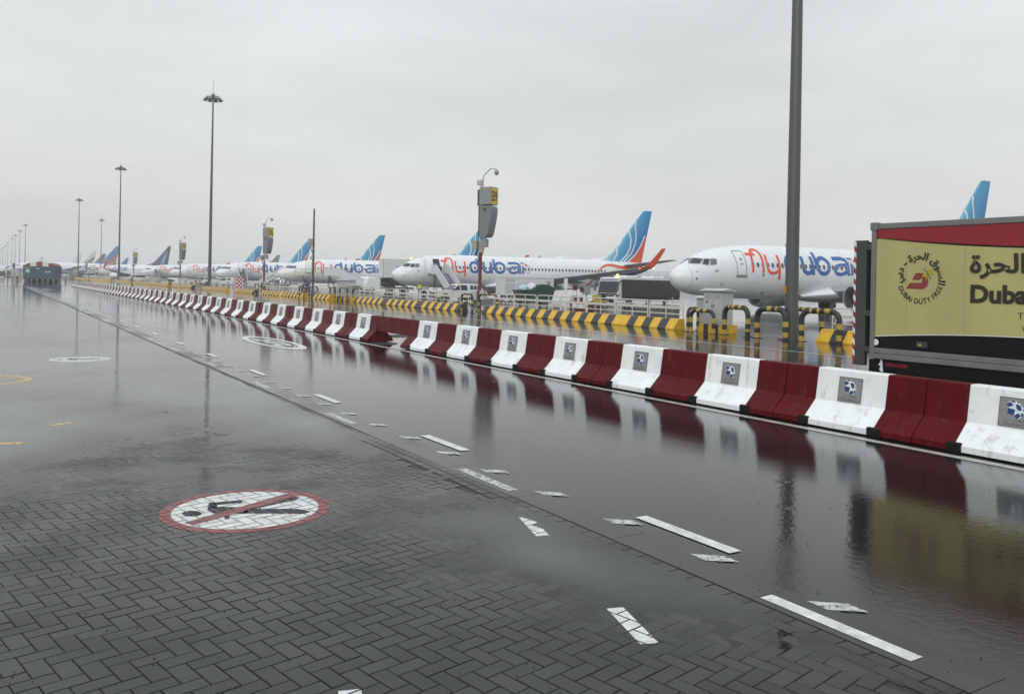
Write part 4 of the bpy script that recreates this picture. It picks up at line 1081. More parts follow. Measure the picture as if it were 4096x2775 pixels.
    LT = [('letter_f', m_lred, [([(6.4, 3.15), (6.42, 4.2), (6.5, 4.58), (6.7, 4.83), (7.0, 4.93), (7.25, 4.88), (7.42, 4.68), (7.46, 4.2), (7.46, 3.16)], 0.21), ([(5.95, 4.54), (6.86, 4.54)], 0.21)]),
          ('letter_y', m_lred, [([(7.86, 4.55), (7.84, 3.75), (7.95, 3.36), (8.2, 3.16), (8.55, 3.14), (8.85, 3.22), (9.1, 3.42)], 0.21), ([(9.14, 4.56), (9.13, 2.67)], 0.22)]),
          ('letter_d', m_lblue, [(arc(10.42, 3.83, 0.58, 0.62, 60, 420, 26), 0.33), ([(10.84, 4.93), (10.93, 4.2), (11.0, 3.08)], 0.33)]),
          ('letter_u', m_lblue, [([(11.74, 4.55), (11.67, 3.75), (11.8, 3.38), (12.15, 3.2), (12.5, 3.27), (12.78, 3.6)], 0.33), ([(12.74, 4.55), (12.82, 3.1)], 0.33)]),
          ('letter_b', m_lblue, [([(13.25, 4.93), (13.2, 4.2), (13.3, 3.5)], 0.33), (arc(13.98, 3.84, 0.67, 0.63, 130, 490, 26), 0.33)]),
          ('letter_a', m_lblue, [([(15.2, 4.46), (16.2, 4.5), (16.68, 4.4), (16.84, 4.1), (16.84, 3.1)], 0.32), ([(16.84, 3.96), (15.85, 3.93), (15.4, 3.8), (15.27, 3.52), (15.45, 3.26), (15.95, 3.19), (16.5, 3.34), (16.84, 3.62)], 0.29)]),
          ('letter_i', m_lblue, [([(17.3, 4.08), (17.28, 3.14)], 0.32), ([(16.98, 4.52), (17.5, 4.5)], 0.16)])]
    for nm, mt_, strokes in LT:
        lb = MB()
        for q, (pts, w) in enumerate(strokes): decal(lb, stroke2d(refine(pts, st), w), off=0.012 + 0.003 * q)
        lb.build(nm, mt_, fus, fix=False)
    ht = MB(); ht.face([surf(a, b, -1, 0.016) for a, b in ((17.58, 4.3), (17.62, 4.46), (17.8, 4.45), (17.95, 4.36), (17.98, 4.25), (17.7, 4.1))]); ht.build('heart_mark', m_lred, fus, fix=False)
    # tail livery on the fuselage (visible port side)
    bot = lambda s: sec(s)[1] + 0.02
    up = lerp_fn([(28.2, 1.5), (29.2, 2.6), (30.2, 3.55), (31.5, 3.95), (33, 4.05), (36, 4.05), (38.2, 4.2)])
    sr = [28.2 + 0.5 * k for k in range(20)] + [38.15]
    lv = MB(); band(lv, sr, bot, lambda s: max(up(s), bot(s) + 0.01), m=0); lv.build('tail_livery', m_cyan, fus, fix=False)
    lv = MB(); n2 = lerp_fn([(30.6, 1.9), (31.8, 3.0), (33, 3.65), (35, 3.95), (38.2, 4.15)]); sr2 = [30.6 + 0.5 * k for k in range(16)]
    band(lv, sr2, bot, lambda s: max(n2(s), bot(s) + 0.01), off=0.014); lv.build('tail_livery', m_navy, fus, fix=False)
    for pts in ([(29.3, 1.75), (30.2, 2.75), (31.2, 3.5), (32.6, 3.85)], [(30.1, 1.85), (31.2, 2.95), (32.3, 3.6), (34, 3.9)]):
        lv = MB(); decal(lv, stroke2d(refine(pts, 0.15), 0.13), off=0.018); lv.build('livery_stripe', m_whp, fus, fix=False)
    sw = [(27.1, 1.42), (27.7, 2.2), (28.3, 3.1), (28.9, 3.85), (29.5, 4.36), (30.3, 4.62), (31.2, 4.62), (32.2, 4.42), (33.4, 4.32), (34.6, 4.4), (35.8, 4.6), (36.8, 4.75)]
    pr = refine(sw, 0.15); wv = [0.42 - 0.2 * math.sin(min(1, k / len(pr) / 0.5) * PI) + (0.2 * max(0, k / len(pr) - 0.45)) for k in range(len(pr))]
    lv = MB(); decal(lv, stroke2d(pr, wv), off=0.022); lv.build('livery_swoosh', m_orange, fus, fix=False)
    # fin
    fz = [5.0, 5.45, 5.68, 6.0, 6.47, 7.2, 8.5, 10, 11.5, 12.45, 12.57]
    fin = foil('fin', [((FLE(z), 0, z), (FTE(z), 0, z), min(0.46, 0.095 * (FTE(z) - FLE(z))), (0, 1, 0)) for z in fz], m_fin, t)
    for side in (-1, 1):
        for pts, w in (([(32.0, 5.3), (32.55, 6.2), (32.6, 7.1), (32.35, 7.9), (31.95 + 0.35, 8.1)], 0.22), ([(33.2, 5.2), (34.25, 6.2), (34.8, 7.4), (34.85, 8.5), (34.5, 9.55), (34.45, 9.6)], 0.24), ([(33.8, 5.2), (35.0, 6.4), (35.6, 7.8), (35.75, 9.0), (35.55, 10.2), (35.2, 10.95)], 0.2), ([(34.5, 5.25), (35.7, 6.3), (36.6, 7.6), (37.25, 9.0)], 0.2)):
            s_ = MB(); pts = [(max(p[0], FLE(p[1]) + 0.05), p[1]) for p in pts]
            for q in stroke2d(refine(pts, 0.2), w): s_.face([fin_pt(p.x, p.y, side) for p in q])
            s_.build('fin_stripe', m_whp, fin, fix=False)
        og = MB(); zs = [5.1 + 0.15 * k for k in range(26)]
        lo = lerp_fn([(5.1, 34.5), (6.3, 35.85), (7.6, 36.75), (9.0, 37.35)])
        for a, b in zip(zs, zs[1:]):
            for k in range(5):
                fnn = lambda z, j: min(lo(z), FTE(z) - 0.06) + (FTE(z) - 0.05 - min(lo(z), FTE(z) - 0.06)) * j / 5
                og.face([fin_pt(fnn(a, k), a, side), fin_pt(fnn(a, k + 1), a, side), fin_pt(fnn(b, k + 1), b, side), fin_pt(fnn(b, k), b, side)])
        og.build('fin_orange_patch', m_orange, fin, fix=False)
    # wings
    for sd in (-1, 1):
        zw = lambda y: 1.72 + (y - 1.7) * 0.118 + 0.0012 * (y - 1.7) ** 2
        lex = lambda y: 14.6 + (y - 1.7) * 0.64
        tex = lerp_fn([(0, 22.3), (1.7, 22.2), (5.9, 22.3), (17.8, 26.5)])
        wsec = [((lex(y), sd * y, zw(y) + 0.04), (tex(y), sd * y, zw(y) - 0.06), th, (0, 0, 1)) for y, th in ((0.6, 1.05), (1.7, 1.0), (3.8, 0.78), (5.9, 0.6), (9, 0.42), (13, 0.28), (17.8, 0.17))]
        w = foil('wing', wsec, m_wing, t)
        zt = zw(17.8)
        wl = [((24.9, sd * 17.8, zt), (26.48, sd * 17.8, zt - 0.05), 0.17, (0, 0, 1)), ((25.25, sd * 18.25, zt + 0.12), (26.55, sd * 18.25, zt + 0.08), 0.14, (0, -sd * 0.5, 0.87)), ((25.7, sd * 18.55, zt + 0.5), (26.8, sd * 18.55, zt + 0.48), 0.1, (0, -sd, 0.25)), ((27.4, sd * 18.75, zt + 2.4), (28.05, sd * 18.75, zt + 2.42), 0.05, (0, -sd, 0.1))]
        foil('winglet', wl, m_orange, w)
        for y in (3.2, 7.6, 11.2):
            MB().tube([(tex(y) - 2.6, sd * y, zw(y) - 0.16), (tex(y) - 1.6, sd * y, zw(y) - 0.34), (tex(y) - 0.3, sd * y, zw(y) - 0.36), (tex(y) + 0.75, sd * y, zw(y) - 0.14)], [0.05, 0.2, 0.19, 0.03], 10).build('flap_fairing', m_jetbelly, w)
        en = MB(); c = (1.4, sd * 5.15, 1.36)
        en.lathe([(0.95, 12.15), (1.03, 12.35), (1.09, 13.0), (1.1, 13.9), (1.0, 15.1), (0.84, 16.0), (0.8, 16.0), (0.72, 15.6)], axis='x', n=28, c=c)
        eng = en.build('engine', m_jet, t)
        MB().lathe([(0.78, 12.6), (0.8, 12.2), (0.87, 12.03), (0.96, 12.06), (0.985, 12.2)], axis='x', n=28, c=c).build('intake_lip', m_lip, eng)
        MB().lathe([(0.785, 12.45), (0.79, 12.95), (0.0, 12.95)], axis='x', n=28, c=c).build('intake_duct', m_fan, eng)
        MB().lathe([(0.0, 12.55), (0.12, 12.68), (0.23, 12.93)], axis='x', n=14, c=c).build('spinner', m_dark, eng)
        MB().lathe([(0.55, 15.4), (0.5, 16.5), (0.34, 17.0), (0.2, 16.9), (0.0, 17.5)], axis='x', n=20, c=c).build('exhaust', m_dark, eng)
        foil('pylon', [((14.1, sd * 5.15, 2.35), (18.8, sd * 5.15, 2.2), 0.36, (0, 1, 0)), ((15.2, sd * 5.15, 1.9), (19.4, sd * 5.15, 1.95), 0.36, (0, 1, 0))], m_jet, eng)
        hs_ = foil('tailplane', [((32.9, sd * 0.7, 4.62), (36.7, sd * 0.7, 4.6), 0.34, (0, 0, 1)), ((36.7, sd * 7.15, 5.42), (38.0, sd * 7.15, 5.42), 0.12, (0, 0, 1))], m_wing, t)
        g = MB().tube([(19.8, sd * 2.86, 1.5), (19.8, sd * 2.86, 0.57)], 0.13, 10)
        g.tube([(19.8, sd * 2.45, 0.57), (19.8, sd * 3.27, 0.57)], 0.07, 8); g.tube([(19.0, sd * 2.6, 1.4), (19.8, sd * 2.86, 0.8)], 0.06, 8)
        g = g.build('main_gear', m_grey, t)
        for y in (2.5, 3.22):
            wh = MB().lathe([(0.3, -0.17), (0.5, -0.19), (0.57, -0.1), (0.57, 0.1), (0.5, 0.19), (0.3, 0.17)], axis='y', n=22, c=(19.8, sd * y, 0.575)).build('tyre', m_tyre, g)
            MB().lathe([(0.0, -0.15), (0.3, -0.16), (0.3, 0.16), (0.0, 0.15)], axis='y', n=18, c=(19.8, sd * y, 0.575)).build('rim', m_rim, g)
    ng = MB().tube([(4.3, 0, 1.5), (4.3, 0, 0.36)], 0.1, 10).tube([(4.3, -0.28, 0.36), (4.3, 0.28, 0.36)], 0.05, 8).tube([(3.6, 0, 1.3), (4.3, 0, 0.8)], 0.05, 8)
    for sd in (-1, 1):
        ng.prism([(3.4, 1.3), (4.9, 1.25), (4.7, 0.75), (3.6, 0.8)], sd * 0.5, sd * 0.53, axis='y', m=1)
    ng = ng.build('nose_gear', [m_grey, m_jet], t)
    for sd in (-1, 1):
        MB().lathe([(0.18, -0.1), (0.3, -0.11), (0.345, -0.05), (0.345, 0.05), (0.3, 0.11), (0.18, 0.1)], axis='y', n=18, c=(4.3, sd * 0.19, 0.345)).build('tyre', m_tyre, ng)
    MB().tube([(22.9, 0, 5.2), (23.3, 0, 5.28), (24.0, 0, 5.3), (24.7, 0, 5.28), (25.2, 0, 5.2)], [0.1, 0.36, 0.42, 0.34, 0.1], 12).build('radio_dome', m_jet, t)
    for s in (11.5, 20.3):
        foil('antenna', [((s, 0, 5.3), (s + 0.42, 0, 5.3), 0.05, (0, 1, 0)), ((s + 0.22, 0, 5.68), (s + 0.42, 0, 5.68), 0.03, (0, 1, 0))], m_grey, t)
    return t
R_ = math.radians
jet = make_jet('white passenger jet with red and blue lettering, its nose between thick mast and bus', (43.1, 47.5, 0), R_(-3.3))
JETS = [((42.95, 98.4, 0), -7.3, 'white lettered passenger jet with front door open and airstairs docked'), ((43.4, 149.2, 0), -16, 'white lettered passenger jet behind the slim antenna pole'), ((43, 195.5, 0), -8.7, 'white lettered passenger jet just beyond the E10L sign pole'),
        ((43, 251.5, 0), -16, 'white lettered passenger jet behind the second mast'), ((43, 303.8, 0), -13.5, 'white lettered passenger jet behind the E11L sign pole')]
JO = [jet]
for loc, a, lab in JETS:
    JO.append(dup(jet, loc, R_(a), lab, skip=('front_door', 'door_sill') if 'open' in lab else ()))
# jet with the open door: doorway, door leaf swung forward, wing-tip lamps
j2 = JO[1]
dw = MB(); fill(dw, [(4.86, 2.92), (5.76, 2.92), (5.76, 4.74), (4.86, 4.74)], -1, 0.018, n=8); dw.build('doorway', m_open, j2, fix=False)
dl = MB()
for i in range(8):
    z0, z1 = 2.95 + i * 0.225, 2.95 + (i + 1) * 0.225
    for off, m_ in ((0.32, 0), (0.42, 0)):
        dl.face([surf(3.86, z0, -1, off), surf(4.76, z0, -1, off), surf(4.76, z1, -1, off), surf(3.86, z1, -1, off)])
dl.build('open_door', m_jet, j2, fix=False)
MB().lathe([(0, -0.12), (0.1, -0.06), (0.12, 0.0), (0.1, 0.06), (0, 0.12)], n=10, c=(24.95, -17.9, 3.93)).build('wingtip_lamp', m_redl, j2)
MB().lathe([(0, -0.06), (0.06, 0), (0, 0.06)], n=8, c=(26.5, -18.5, 4.0)).build('tail_lamp', m_head, j2)
# jet seen three quarters from its tail side, grey fin
def refin(o, mat, extra=None):
    for c in o.children:
        if c.name.split('.')[0] == 'fin':
            c.material_slots[0].link = 'OBJECT'; c.material_slots[0].material = mat
            for g in list(c.children): bpy.data.objects.remove(g)
            return c
m_fgrey = M('dark_grey_fin', (0.085, 0.075, 0.082), 0.35, var=0.04)
tailp = gnd(684, 985, 12.57); nosep = atZ(318, 335)
dv = Vector((tailp.x - nosep.x, tailp.y - nosep.y)).normalized()
j7 = dup(jet, (tailp.x - dv.x * 38.4, tailp.y - dv.y * 38.4, 0), math.atan2(dv.y, dv.x), 'white lettered passenger jet with a dark grey and blue fin', skip=('livery_swoosh', 'tail_livery', 'livery_stripe'))
f7_ = refin(j7, m_fgrey)
fp = MB()
for P in ([(33.2, 6.0), (35.2, 6.0), (36.9, 10.6), (36.1, 10.4)], ):
    for side in (-1, 1):
        A, B_, C_, D_ = P
        for k in range(8):
            u, v = k / 8, (k + 1) / 8
            q = [(A[0] + (D_[0] - A[0]) * u, A[1] + (D_[1] - A[1]) * u), (B_[0] + (C_[0] - B_[0]) * u, B_[1] + (C_[1] - B_[1]) * u), (B_[0] + (C_[0] - B_[0]) * v, B_[1] + (C_[1] - B_[1]) * v), (A[0] + (D_[0] - A[0]) * v, A[1] + (D_[1] - A[1]) * v)]
            fp.face([fin_pt(p[0], p[1], side, 0.02) for p in q])
fp.build('fin_blue_sail', M('pale_blue_sail', (0.16, 0.36, 0.52), 0.35, var=0.2, scale=1.5), f7_, fix=False)
# far wide-bodies and tails
SK = ('letter_f', 'letter_y', 'letter_d', 'letter_u', 'letter_b', 'letter_a', 'letter_i', 'heart_mark', 'tail_livery', 'livery_stripe', 'livery_swoosh', 'cabin_window', 'overwing_exit', 'sensor', 'flag_decal', 'winglet', 'door_handle', 'radio_dome', 'antenna')
def far_jet(tail_px, H, ang, label, finmat, extra=()):
    k = H / 12.57; tp = gnd(tail_px[0], tail_px[1], H); a = R_(ang)
    o = dup(jet, (tp.x - math.cos(a) * 38.4 * k, tp.y - math.sin(a) * 38.4 * k, 0), a, label, 'far wide-bodied jets and tails', (k, k, k), skip=SK + tuple(extra))
    return o, refin(o, finmat)
m_purple = M('purple_fin', (0.05, 0.015, 0.13), 0.35, var=0.05)
m_fblue = M('strong_blue_fin', (0.02, 0.17, 0.42), 0.35, var=0.08)
m_fwhite = M('white_fin', (0.6, 0.61, 0.6), 0.35, var=0.05)
m_fdark = M('brown_black_fin', (0.04, 0.032, 0.03), 0.35, var=0.1)
fx, ff = far_jet((682, 994), 18.0, -10, 'large white freighter with dark and red lettering behind the passenger jets', m_purple)
for txt_, mat, s0, nm in (('Fed', M('purple_lettering', (0.03, 0.012, 0.07), 0.4, var=0), 5.2, 'fed_lettering'), ('Ex', M('crimson_lettering', (0.42, 0.015, 0.05), 0.4, var=0), 8.75, 'ex_lettering')):
    mt = MB(); vs_, fs_ = text2d(txt_, 2.5, bold=0.06)
    mt.raw([surf(s0 + u * 0.98, 2.75 + v, -1, 0.05) for u, v in vs_], fs_); mt.build(nm, mat, fx, fix=False)
o, f_ = far_jet((481, 985), 18.5, -9, 'distant jet with a blue and orange fin above the freighter', m_fblue)
og = MB()
for side in (-1, 1):
    for k in range(10):
        za, zb = 5.2 + k * 0.42, 5.2 + (k + 1) * 0.42
        lo = lambda z: 33.2 + (z - 5.2) * 0.95
        og.face([fin_pt(min(lo(za), FTE(za) - 0.05), za, side, 0.02), fin_pt(FTE(za) - 0.03, za, side, 0.02), fin_pt(FTE(zb) - 0.03, zb, side, 0.02), fin_pt(min(lo(zb), FTE(zb) - 0.05), zb, side, 0.02)])
og.build('fin_orange_patch', M('dull_orange', (0.4, 0.12, 0.05), 0.4), f_, fix=False)
far_jet((424, 1015), 16.5, -9, 'distant jet with a dark brown fin beside the blue and orange one', m_fdark)
o, f_ = far_jet((386, 1004), 18.5, -9, 'distant jet with a white fin banded green and black', m_fwhite)
for (za, zb, wd, mat, nm) in ((6.6, 9.6, 1.6, M('green_band', (0.02, 0.1, 0.05), 0.4), 'green_band'), (5.3, 6.6, 1.0, m_blkp, 'black_band'), (5.2, 7.2, 1.4, M('crimson_band', (0.35, 0.02, 0.04), 0.4), 'red_band')):
    sb = MB(); off = {'green_band': 0.9, 'black_band': 2.6, 'red_band': -0.7}[nm]
    for side in (-1, 1):
        for k in range(6):
            a_, b_2 = za + (zb - za) * k / 6, za + (zb - za) * (k + 1) / 6
            cl_ = lambda s, z: max(FLE(z) + 0.05, min(FTE(z) - 0.05, s))
            x0 = lambda z: FLE(z) + 1.0 + off + (z - za) * 0.25
            sb.face([fin_pt(cl_(x0(a_), a_), a_, side, 0.02), fin_pt(cl_(x0(a_) + wd, a_), a_, side, 0.02), fin_pt(cl_(x0(b_2) + wd, b_2), b_2, side, 0.02), fin_pt(cl_(x0(b_2), b_2), b_2, side, 0.02)])
    sb.build(nm, mat, f_, fix=False)
far_jet((515, 1032), 13.2, -9, 'distant jet with a small plain blue fin', m_fblue)
far_jet((1121, 1020), 18.5, -12, 'distant white jet with a green tipped fin behind the parked jets', M('green_tip_fin', (0.05, 0.11, 0.07), 0.4))
o, f_ = far_jet((330, 1012), 17.0, -9, 'distant jet painted blue and crimson along its back', m_fwhite)
pz = [1.0 + 0.8 * k for k in range(46)]
for nm, mat, a0, a1 in (('blue_back', M('bright_blue_back', (0.02, 0.13, 0.42), 0.35), 1.2, 15), ('crimson_back', M('crimson_back', (0.45, 0.01, 0.05), 0.35), 15.02, 30)):
    bb = MB()
    for side in (-1, 1):
        band(bb, [a0 + (a1 - a0) * k / 16 for k in range(17)], lambda s: sec(s)[0] - 1.5, lambda s: sec(s)[0] - 0.004, side, 0.03)
    bb.build(nm, mat, o, fix=False)
far_jet((175, 1026), 17.0, -9, 'distant white jet beyond the blue container', m_fwhite, ('fin_stripe',))
# ---------------------------------------------------------------- vehicles
def wheel(t, x, y, r, w, dual=False):
    wt = MB().lathe([(r * 0.62, -w / 2), (r * 0.9, -w / 2), (r, -w * 0.35), (r, w * 0.35), (r * 0.9, w / 2), (r * 0.62, w / 2)], axis='y', n=20, c=(x, y, r)).build('wheel', m_tyre, t)
    MB().lathe([(0.0, -w * 0.36), (r * 0.2, -w * 0.4), (r * 0.62, -w * 0.42), (r * 0.62, w * 0.42), (r * 0.2, w * 0.4), (0, w * 0.36)], axis='y', n=16, c=(x, y, r)).build('rim', m_rim, wt)
def body(t, prof, Wd, belt, top, mat, inset=0.16, name='body'):
    """side profile (x, z) extruded across the width, narrowing above the belt line"""
    hw = lambda x, z: Wd / 2 - (inset * (z - belt) / (top - belt) if z > belt else (0.05 if z < 0.45 else 0))
    return MB().prism(prof, 0, 0, axis='y', yf=hw).build(name, mat, t), hw
def pane(t, pts, hw, off=0.012, mat=None, name='side_window'):
    for s in (-1, 1):
        MB().face([(x, s * (hw(x, z) + off), z) for x, z in pts]).build(name, mat or m_glass, t, fix=False)
def cross_pane(t, a, b, hw, off, mat, name):                        # windscreen / rear screen between two profile points
    (x0, z0), (x1, z1) = a, b; d = Vector((z1 - z0, x0 - x1)).normalized() * off
    y0, y1 = hw(x0, z0) - 0.07, hw(x1, z1) - 0.07
    MB().face([(x0 + d.x, -y0, z0 + d.y), (x0 + d.x, y0, z0 + d.y), (x1 + d.x, y1, z1 + d.y), (x1 + d.x, -y1, z1 + d.y)]).build(name, mat, t, fix=False)
def wheel_arch(t, x, r, Wd):
    for s in (-1, 1):
        MB().face([(x + (r + 0.07) * math.cos(a * PI / 10), s * (Wd / 2 + 0.006), r + (r + 0.07) * math.sin(a * PI / 10)) for a in range(-2, 13)]).build('wheel_arch', m_fan, t, fix=False)
m_cw = M('white_car_paint', (0.72, 0.73, 0.735), 0.22, var=0.02, coat=0.5)
m_cs = M('silver_car_paint', (0.34, 0.35, 0.355), 0.25, metal=0.4, var=0.02, coat=0.5)
def pickup(label, loc, rotz, group=None):
    t = thing('pickup_truck', label, 'pickup truck', loc, rotz, group); Wd = 1.82
    P = [(-2.62, 0.42), (-2.66, 0.75), (-2.6, 0.98), (-1.55, 1.1), (-1.05, 1.1), (-0.35, 1.66), (-0.1, 1.74), (0.75, 1.74), (0.9, 1.1), (2.55, 1.1), (2.6, 0.5), (2.1, 0.4), (-2.1, 0.38)]
    b, hw = body(t, P, Wd, 1.08, 1.74, m_cw)
    pane(t, [(-0.86, 1.14), (-0.3, 1.6), (-0.12, 1.64), (-0.08, 1.12)], hw); pane(t, [(0.0, 1.12), (-0.02, 1.65), (0.68, 1.65), (0.76, 1.12)], hw)
    cross_pane(t, (-1.02, 1.13), (-0.38, 1.63), hw, -0.012, m_glass, 'windscreen')
    c = [(0.95, 1.12), (0.95, 1.7), (1.05, 1.78), (2.15, 1.74), (2.5, 1.12)]
    cb, hc = body(t, c, Wd - 0.06, 1.1, 1.78, m_cw, 0.14, 'load_canopy')
    for x0, x1 in ((1.05, 1.38), (1.46, 1.78), (1.86, 2.14)):
        pane(cb, [(x0, 1.2), (x0, 1.62), (x1, 1.62), (x1 + 0.06, 1.2)], hc, name='canopy_window')
    for s in (-1, 1):
        MB().bbox(-2.68, -2.58, s * 0.72 - 0.2, s * 0.72 + 0.2, 0.78, 0.96, 0.03).build('headlight', m_glass2, t)
        MB().bbox(-0.95, -0.8, s * 1.0 - 0.1, s * 1.0 + 0.1, 1.12, 1.3, 0.03).build('mirror', m_dark, t)
        MB().box(-0.02, 0.16, s * 0.915, s * 0.925, 0.98, 1.01).build('door_handle', m_dark, t)
    MB().bbox(-2.72, -2.55, -0.85, 0.85, 0.38, 0.62, 0.04).build('bumper', m_dark, t)
    MB().bbox(-2.68, -2.6, -0.5, 0.5, 0.68, 0.9, 0.02).build('grille', m_dark, t)
    MB().bbox(0.1, 0.4, -0.5, 0.5, 1.75, 1.83, 0.03).build('light_bar', M('unlit_amber', (0.5, 0.25, 0.03), 0.3, var=0), t)
    for x in (-1.72, 1.5):
        wheel_arch(t, x, 0.38, Wd)
        for s in (-1, 1): wheel(t, x, s * 0.78, 0.38, 0.26)
    return t
def car(label, loc, rotz, paint, L=4.3, H=1.5, kind='parked_car', van=False):
    t = thing(kind, label, 'van' if van else 'car', loc, rotz, 'vehicles among the far stands'); Wd = 1.8
    if van:
        P = [(-L / 2, 0.4), (-L / 2, 0.95), (-L / 2 + 0.7, 1.15), (-L / 2 + 1.4, H - 0.08), (-L / 2 + 1.7, H), (L / 2 - 0.1, H), (L / 2, 0.6), (L / 2 - 0.1, 0.38)]
    else:
        P = [(-L / 2, 0.35), (-L / 2, 0.7), (-L / 2 + 0.2, 0.8), (-0.95, 0.95), (-0.3, H - 0.05), (0.0, H), (0.8, H), (1.45, 1.0), (L / 2 - 0.1, 0.95), (L / 2, 0.4)]
    b, hw = body(t, P, Wd, 0.95, H, paint)
    if van:
        for a, c in ((-L / 2 + 1.0, -L / 2 + 1.9), (-L / 2 + 2.0, L / 2 - 0.3)):
            pane(t, [(a + (0.0), 1.2), (a + 0.35 if a < -L / 2 + 1.5 else a, H - 0.2), (c, H - 0.2), (c, 1.2)], hw)
        cross_pane(t, (-L / 2 + 0.75, 1.2), (-L / 2 + 1.38, H - 0.12), hw, -0.012, m_glass, 'windscreen')
    else:
        pane(t, [(-0.78, 0.98), (-0.25, H - 0.1), (0.2, H - 0.1), (0.2, 0.98)], hw); pane(t, [(0.28, 0.98), (0.28, H - 0.1), (0.75, H - 0.1), (1.25, 1.0)], hw)
        cross_pane(t, (-0.9, 0.98), (-0.33, H - 0.1), hw, -0.012, m_glass, 'windscreen')
    for s in (-1, 1):
        MB().bbox(-L / 2 - 0.03, -L / 2 + 0.1, s * 0.65 - 0.15, s * 0.65 + 0.15, 0.6, 0.74, 0.02).build('headlight', m_glass2, t)
        MB().bbox(L / 2 - 0.08, L / 2 + 0.02, s * 0.7 - 0.12, s * 0.7 + 0.12, 0.7, 0.85, 0.02).build('tail_light', M('red_lens', (0.3, 0.01, 0.01), 0.3, var=0), t)
    for x in (-L / 2 + 0.85, L / 2 - 0.85):
        wheel_arch(t, x, 0.32, Wd)
        for s in (-1, 1): wheel(t, x, s * 0.78, 0.32, 0.22)
    return t
def bus(label, loc, rotz, paint, L=12.5, H=2.75, lit=False, Wd=2.6):
    t = thing('airport_bus', label, 'bus', loc, rotz)
    m_bd = M('bus_black_side', (0.012, 0.013, 0.014), 0.35, var=0.2, scale=0.6, spec=0.2)
    P = [(0.12, 0.3), (0.0, 0.6), (0.02, 1.05), (0.3, 2.35), (0.42, H - 0.1), (0.7, H), (L - 0.1, H), (L, H - 0.15), (L, 0.35), (L - 0.3, 0.28)]
    b, hw = body(t, P, Wd, 1.05, H, paint, 0.1)
    for s in (-1, 1):
        gz = MB(); xs_ = [0.78 + (L - 1.0) * k / 8 for k in range(9)]; zs_ = [0.42, 0.75, 1.05, 1.06, 1.6, 2.1, H - 0.2]
        for a, b in zip(xs_, xs_[1:]):
            for c, d in zip(zs_, zs_[1:]):
                gz.face([(a, s * (hw(a, c) + 0.05 + 0.012), c), (b, s * (hw(b, c) + 0.062), c), (b, s * (hw(b, d) + 0.062), d), (a, s * (hw(a, d) + 0.062), d)])
        gz.build('side_glazing', m_bd, t, fix=False)
        MB().prism([(-0.35, 1.3), (-0.22, 1.3), (-0.12, 2.25), (0.35, 2.42), (0.4, 2.36), (-0.05, 2.18)][:6], s * (Wd / 2 + 0.06), s * (Wd / 2 + 0.26), axis='y').build('mirror', m_dark, t)
        MB().prism([(-0.01, 0.72), (0.0, 0.9), (0.5, 1.02), (0.3, 0.8)], s * (Wd / 2 - 0.5), s * (Wd / 2 + 0.02), axis='y').build('headlight', m_dark, t)
        if lit and s < 0: MB().lathe([(0, -0.06), (0.07, 0.0), (0, 0.06)], n=8, c=(-0.02, s * (Wd / 2 - 0.3), 0.8)).build('lit_lamp', m_amber, t)
        for k in range(1, 8):
            x = 0.78 + k * (L - 1.0) / 8
            MB().face([(x + e, s * (hw(x, z) + 0.068), z) for e, z in ((-0.02, 0.8), (0.02, 0.8), (0.02, H - 0.25), (-0.02, H - 0.25))]).build('pillar', m_dark, t, fix=False)
    cross_pane(t, (0.03, 1.1), (0.3, 2.32), hw, -0.015, m_glass, 'windscreen')
    cross_pane(t, (0.31, 2.36), (0.41, H - 0.12), hw, -0.015, m_grey, 'destination_panel')
    cross_pane(t, (0.0, 0.92), (0.02, 1.06), hw, -0.015, m_blkp, 'dash_panel')
    MB().bbox(-0.04, 0.05, -0.9, 0.9, 0.74, 0.86, 0.02).build('grille', m_dark, t); MB().bbox(-0.05, 0.06, -1.0, 1.0, 0.87, 0.905, 0.01).build('grille_bar', m_lip, t)
    MB().bbox(-0.06, 0.3, -1.0, 1.0, 0.3, 0.46, 0.04).build('bumper', m_dark, t)
    for x0 in (2.2, 7.5):
        MB().bbox(x0, x0 + 2.2, -0.8, 0.8, H + 0.002, H + 0.24, 0.08).build('roof_unit', m_white, t)
    MB().lathe([(0.0, H + 0.4), (0.1, H + 0.35), (0.12, H + 0.2), (0.12, H)], n=10, c=(1.1, -0.5, 0)).build('beacon', m_amber, t)
    for x in (2.3, L - 3):
        wheel_arch(t, x, 0.46, Wd)
        for s in (-1, 1): wheel(t, x, s * (Wd / 2 - 0.2), 0.46, 0.32)
    return t
pickup('white double-cab pickup with canopy parked before the airstairs', (40.1, 75.5, 0), R_(-2))
bus('dark glazed airport bus with amber beacon beyond the guard rail', (55.6, 71.0, 0), R_(16), m_white, lit=True)
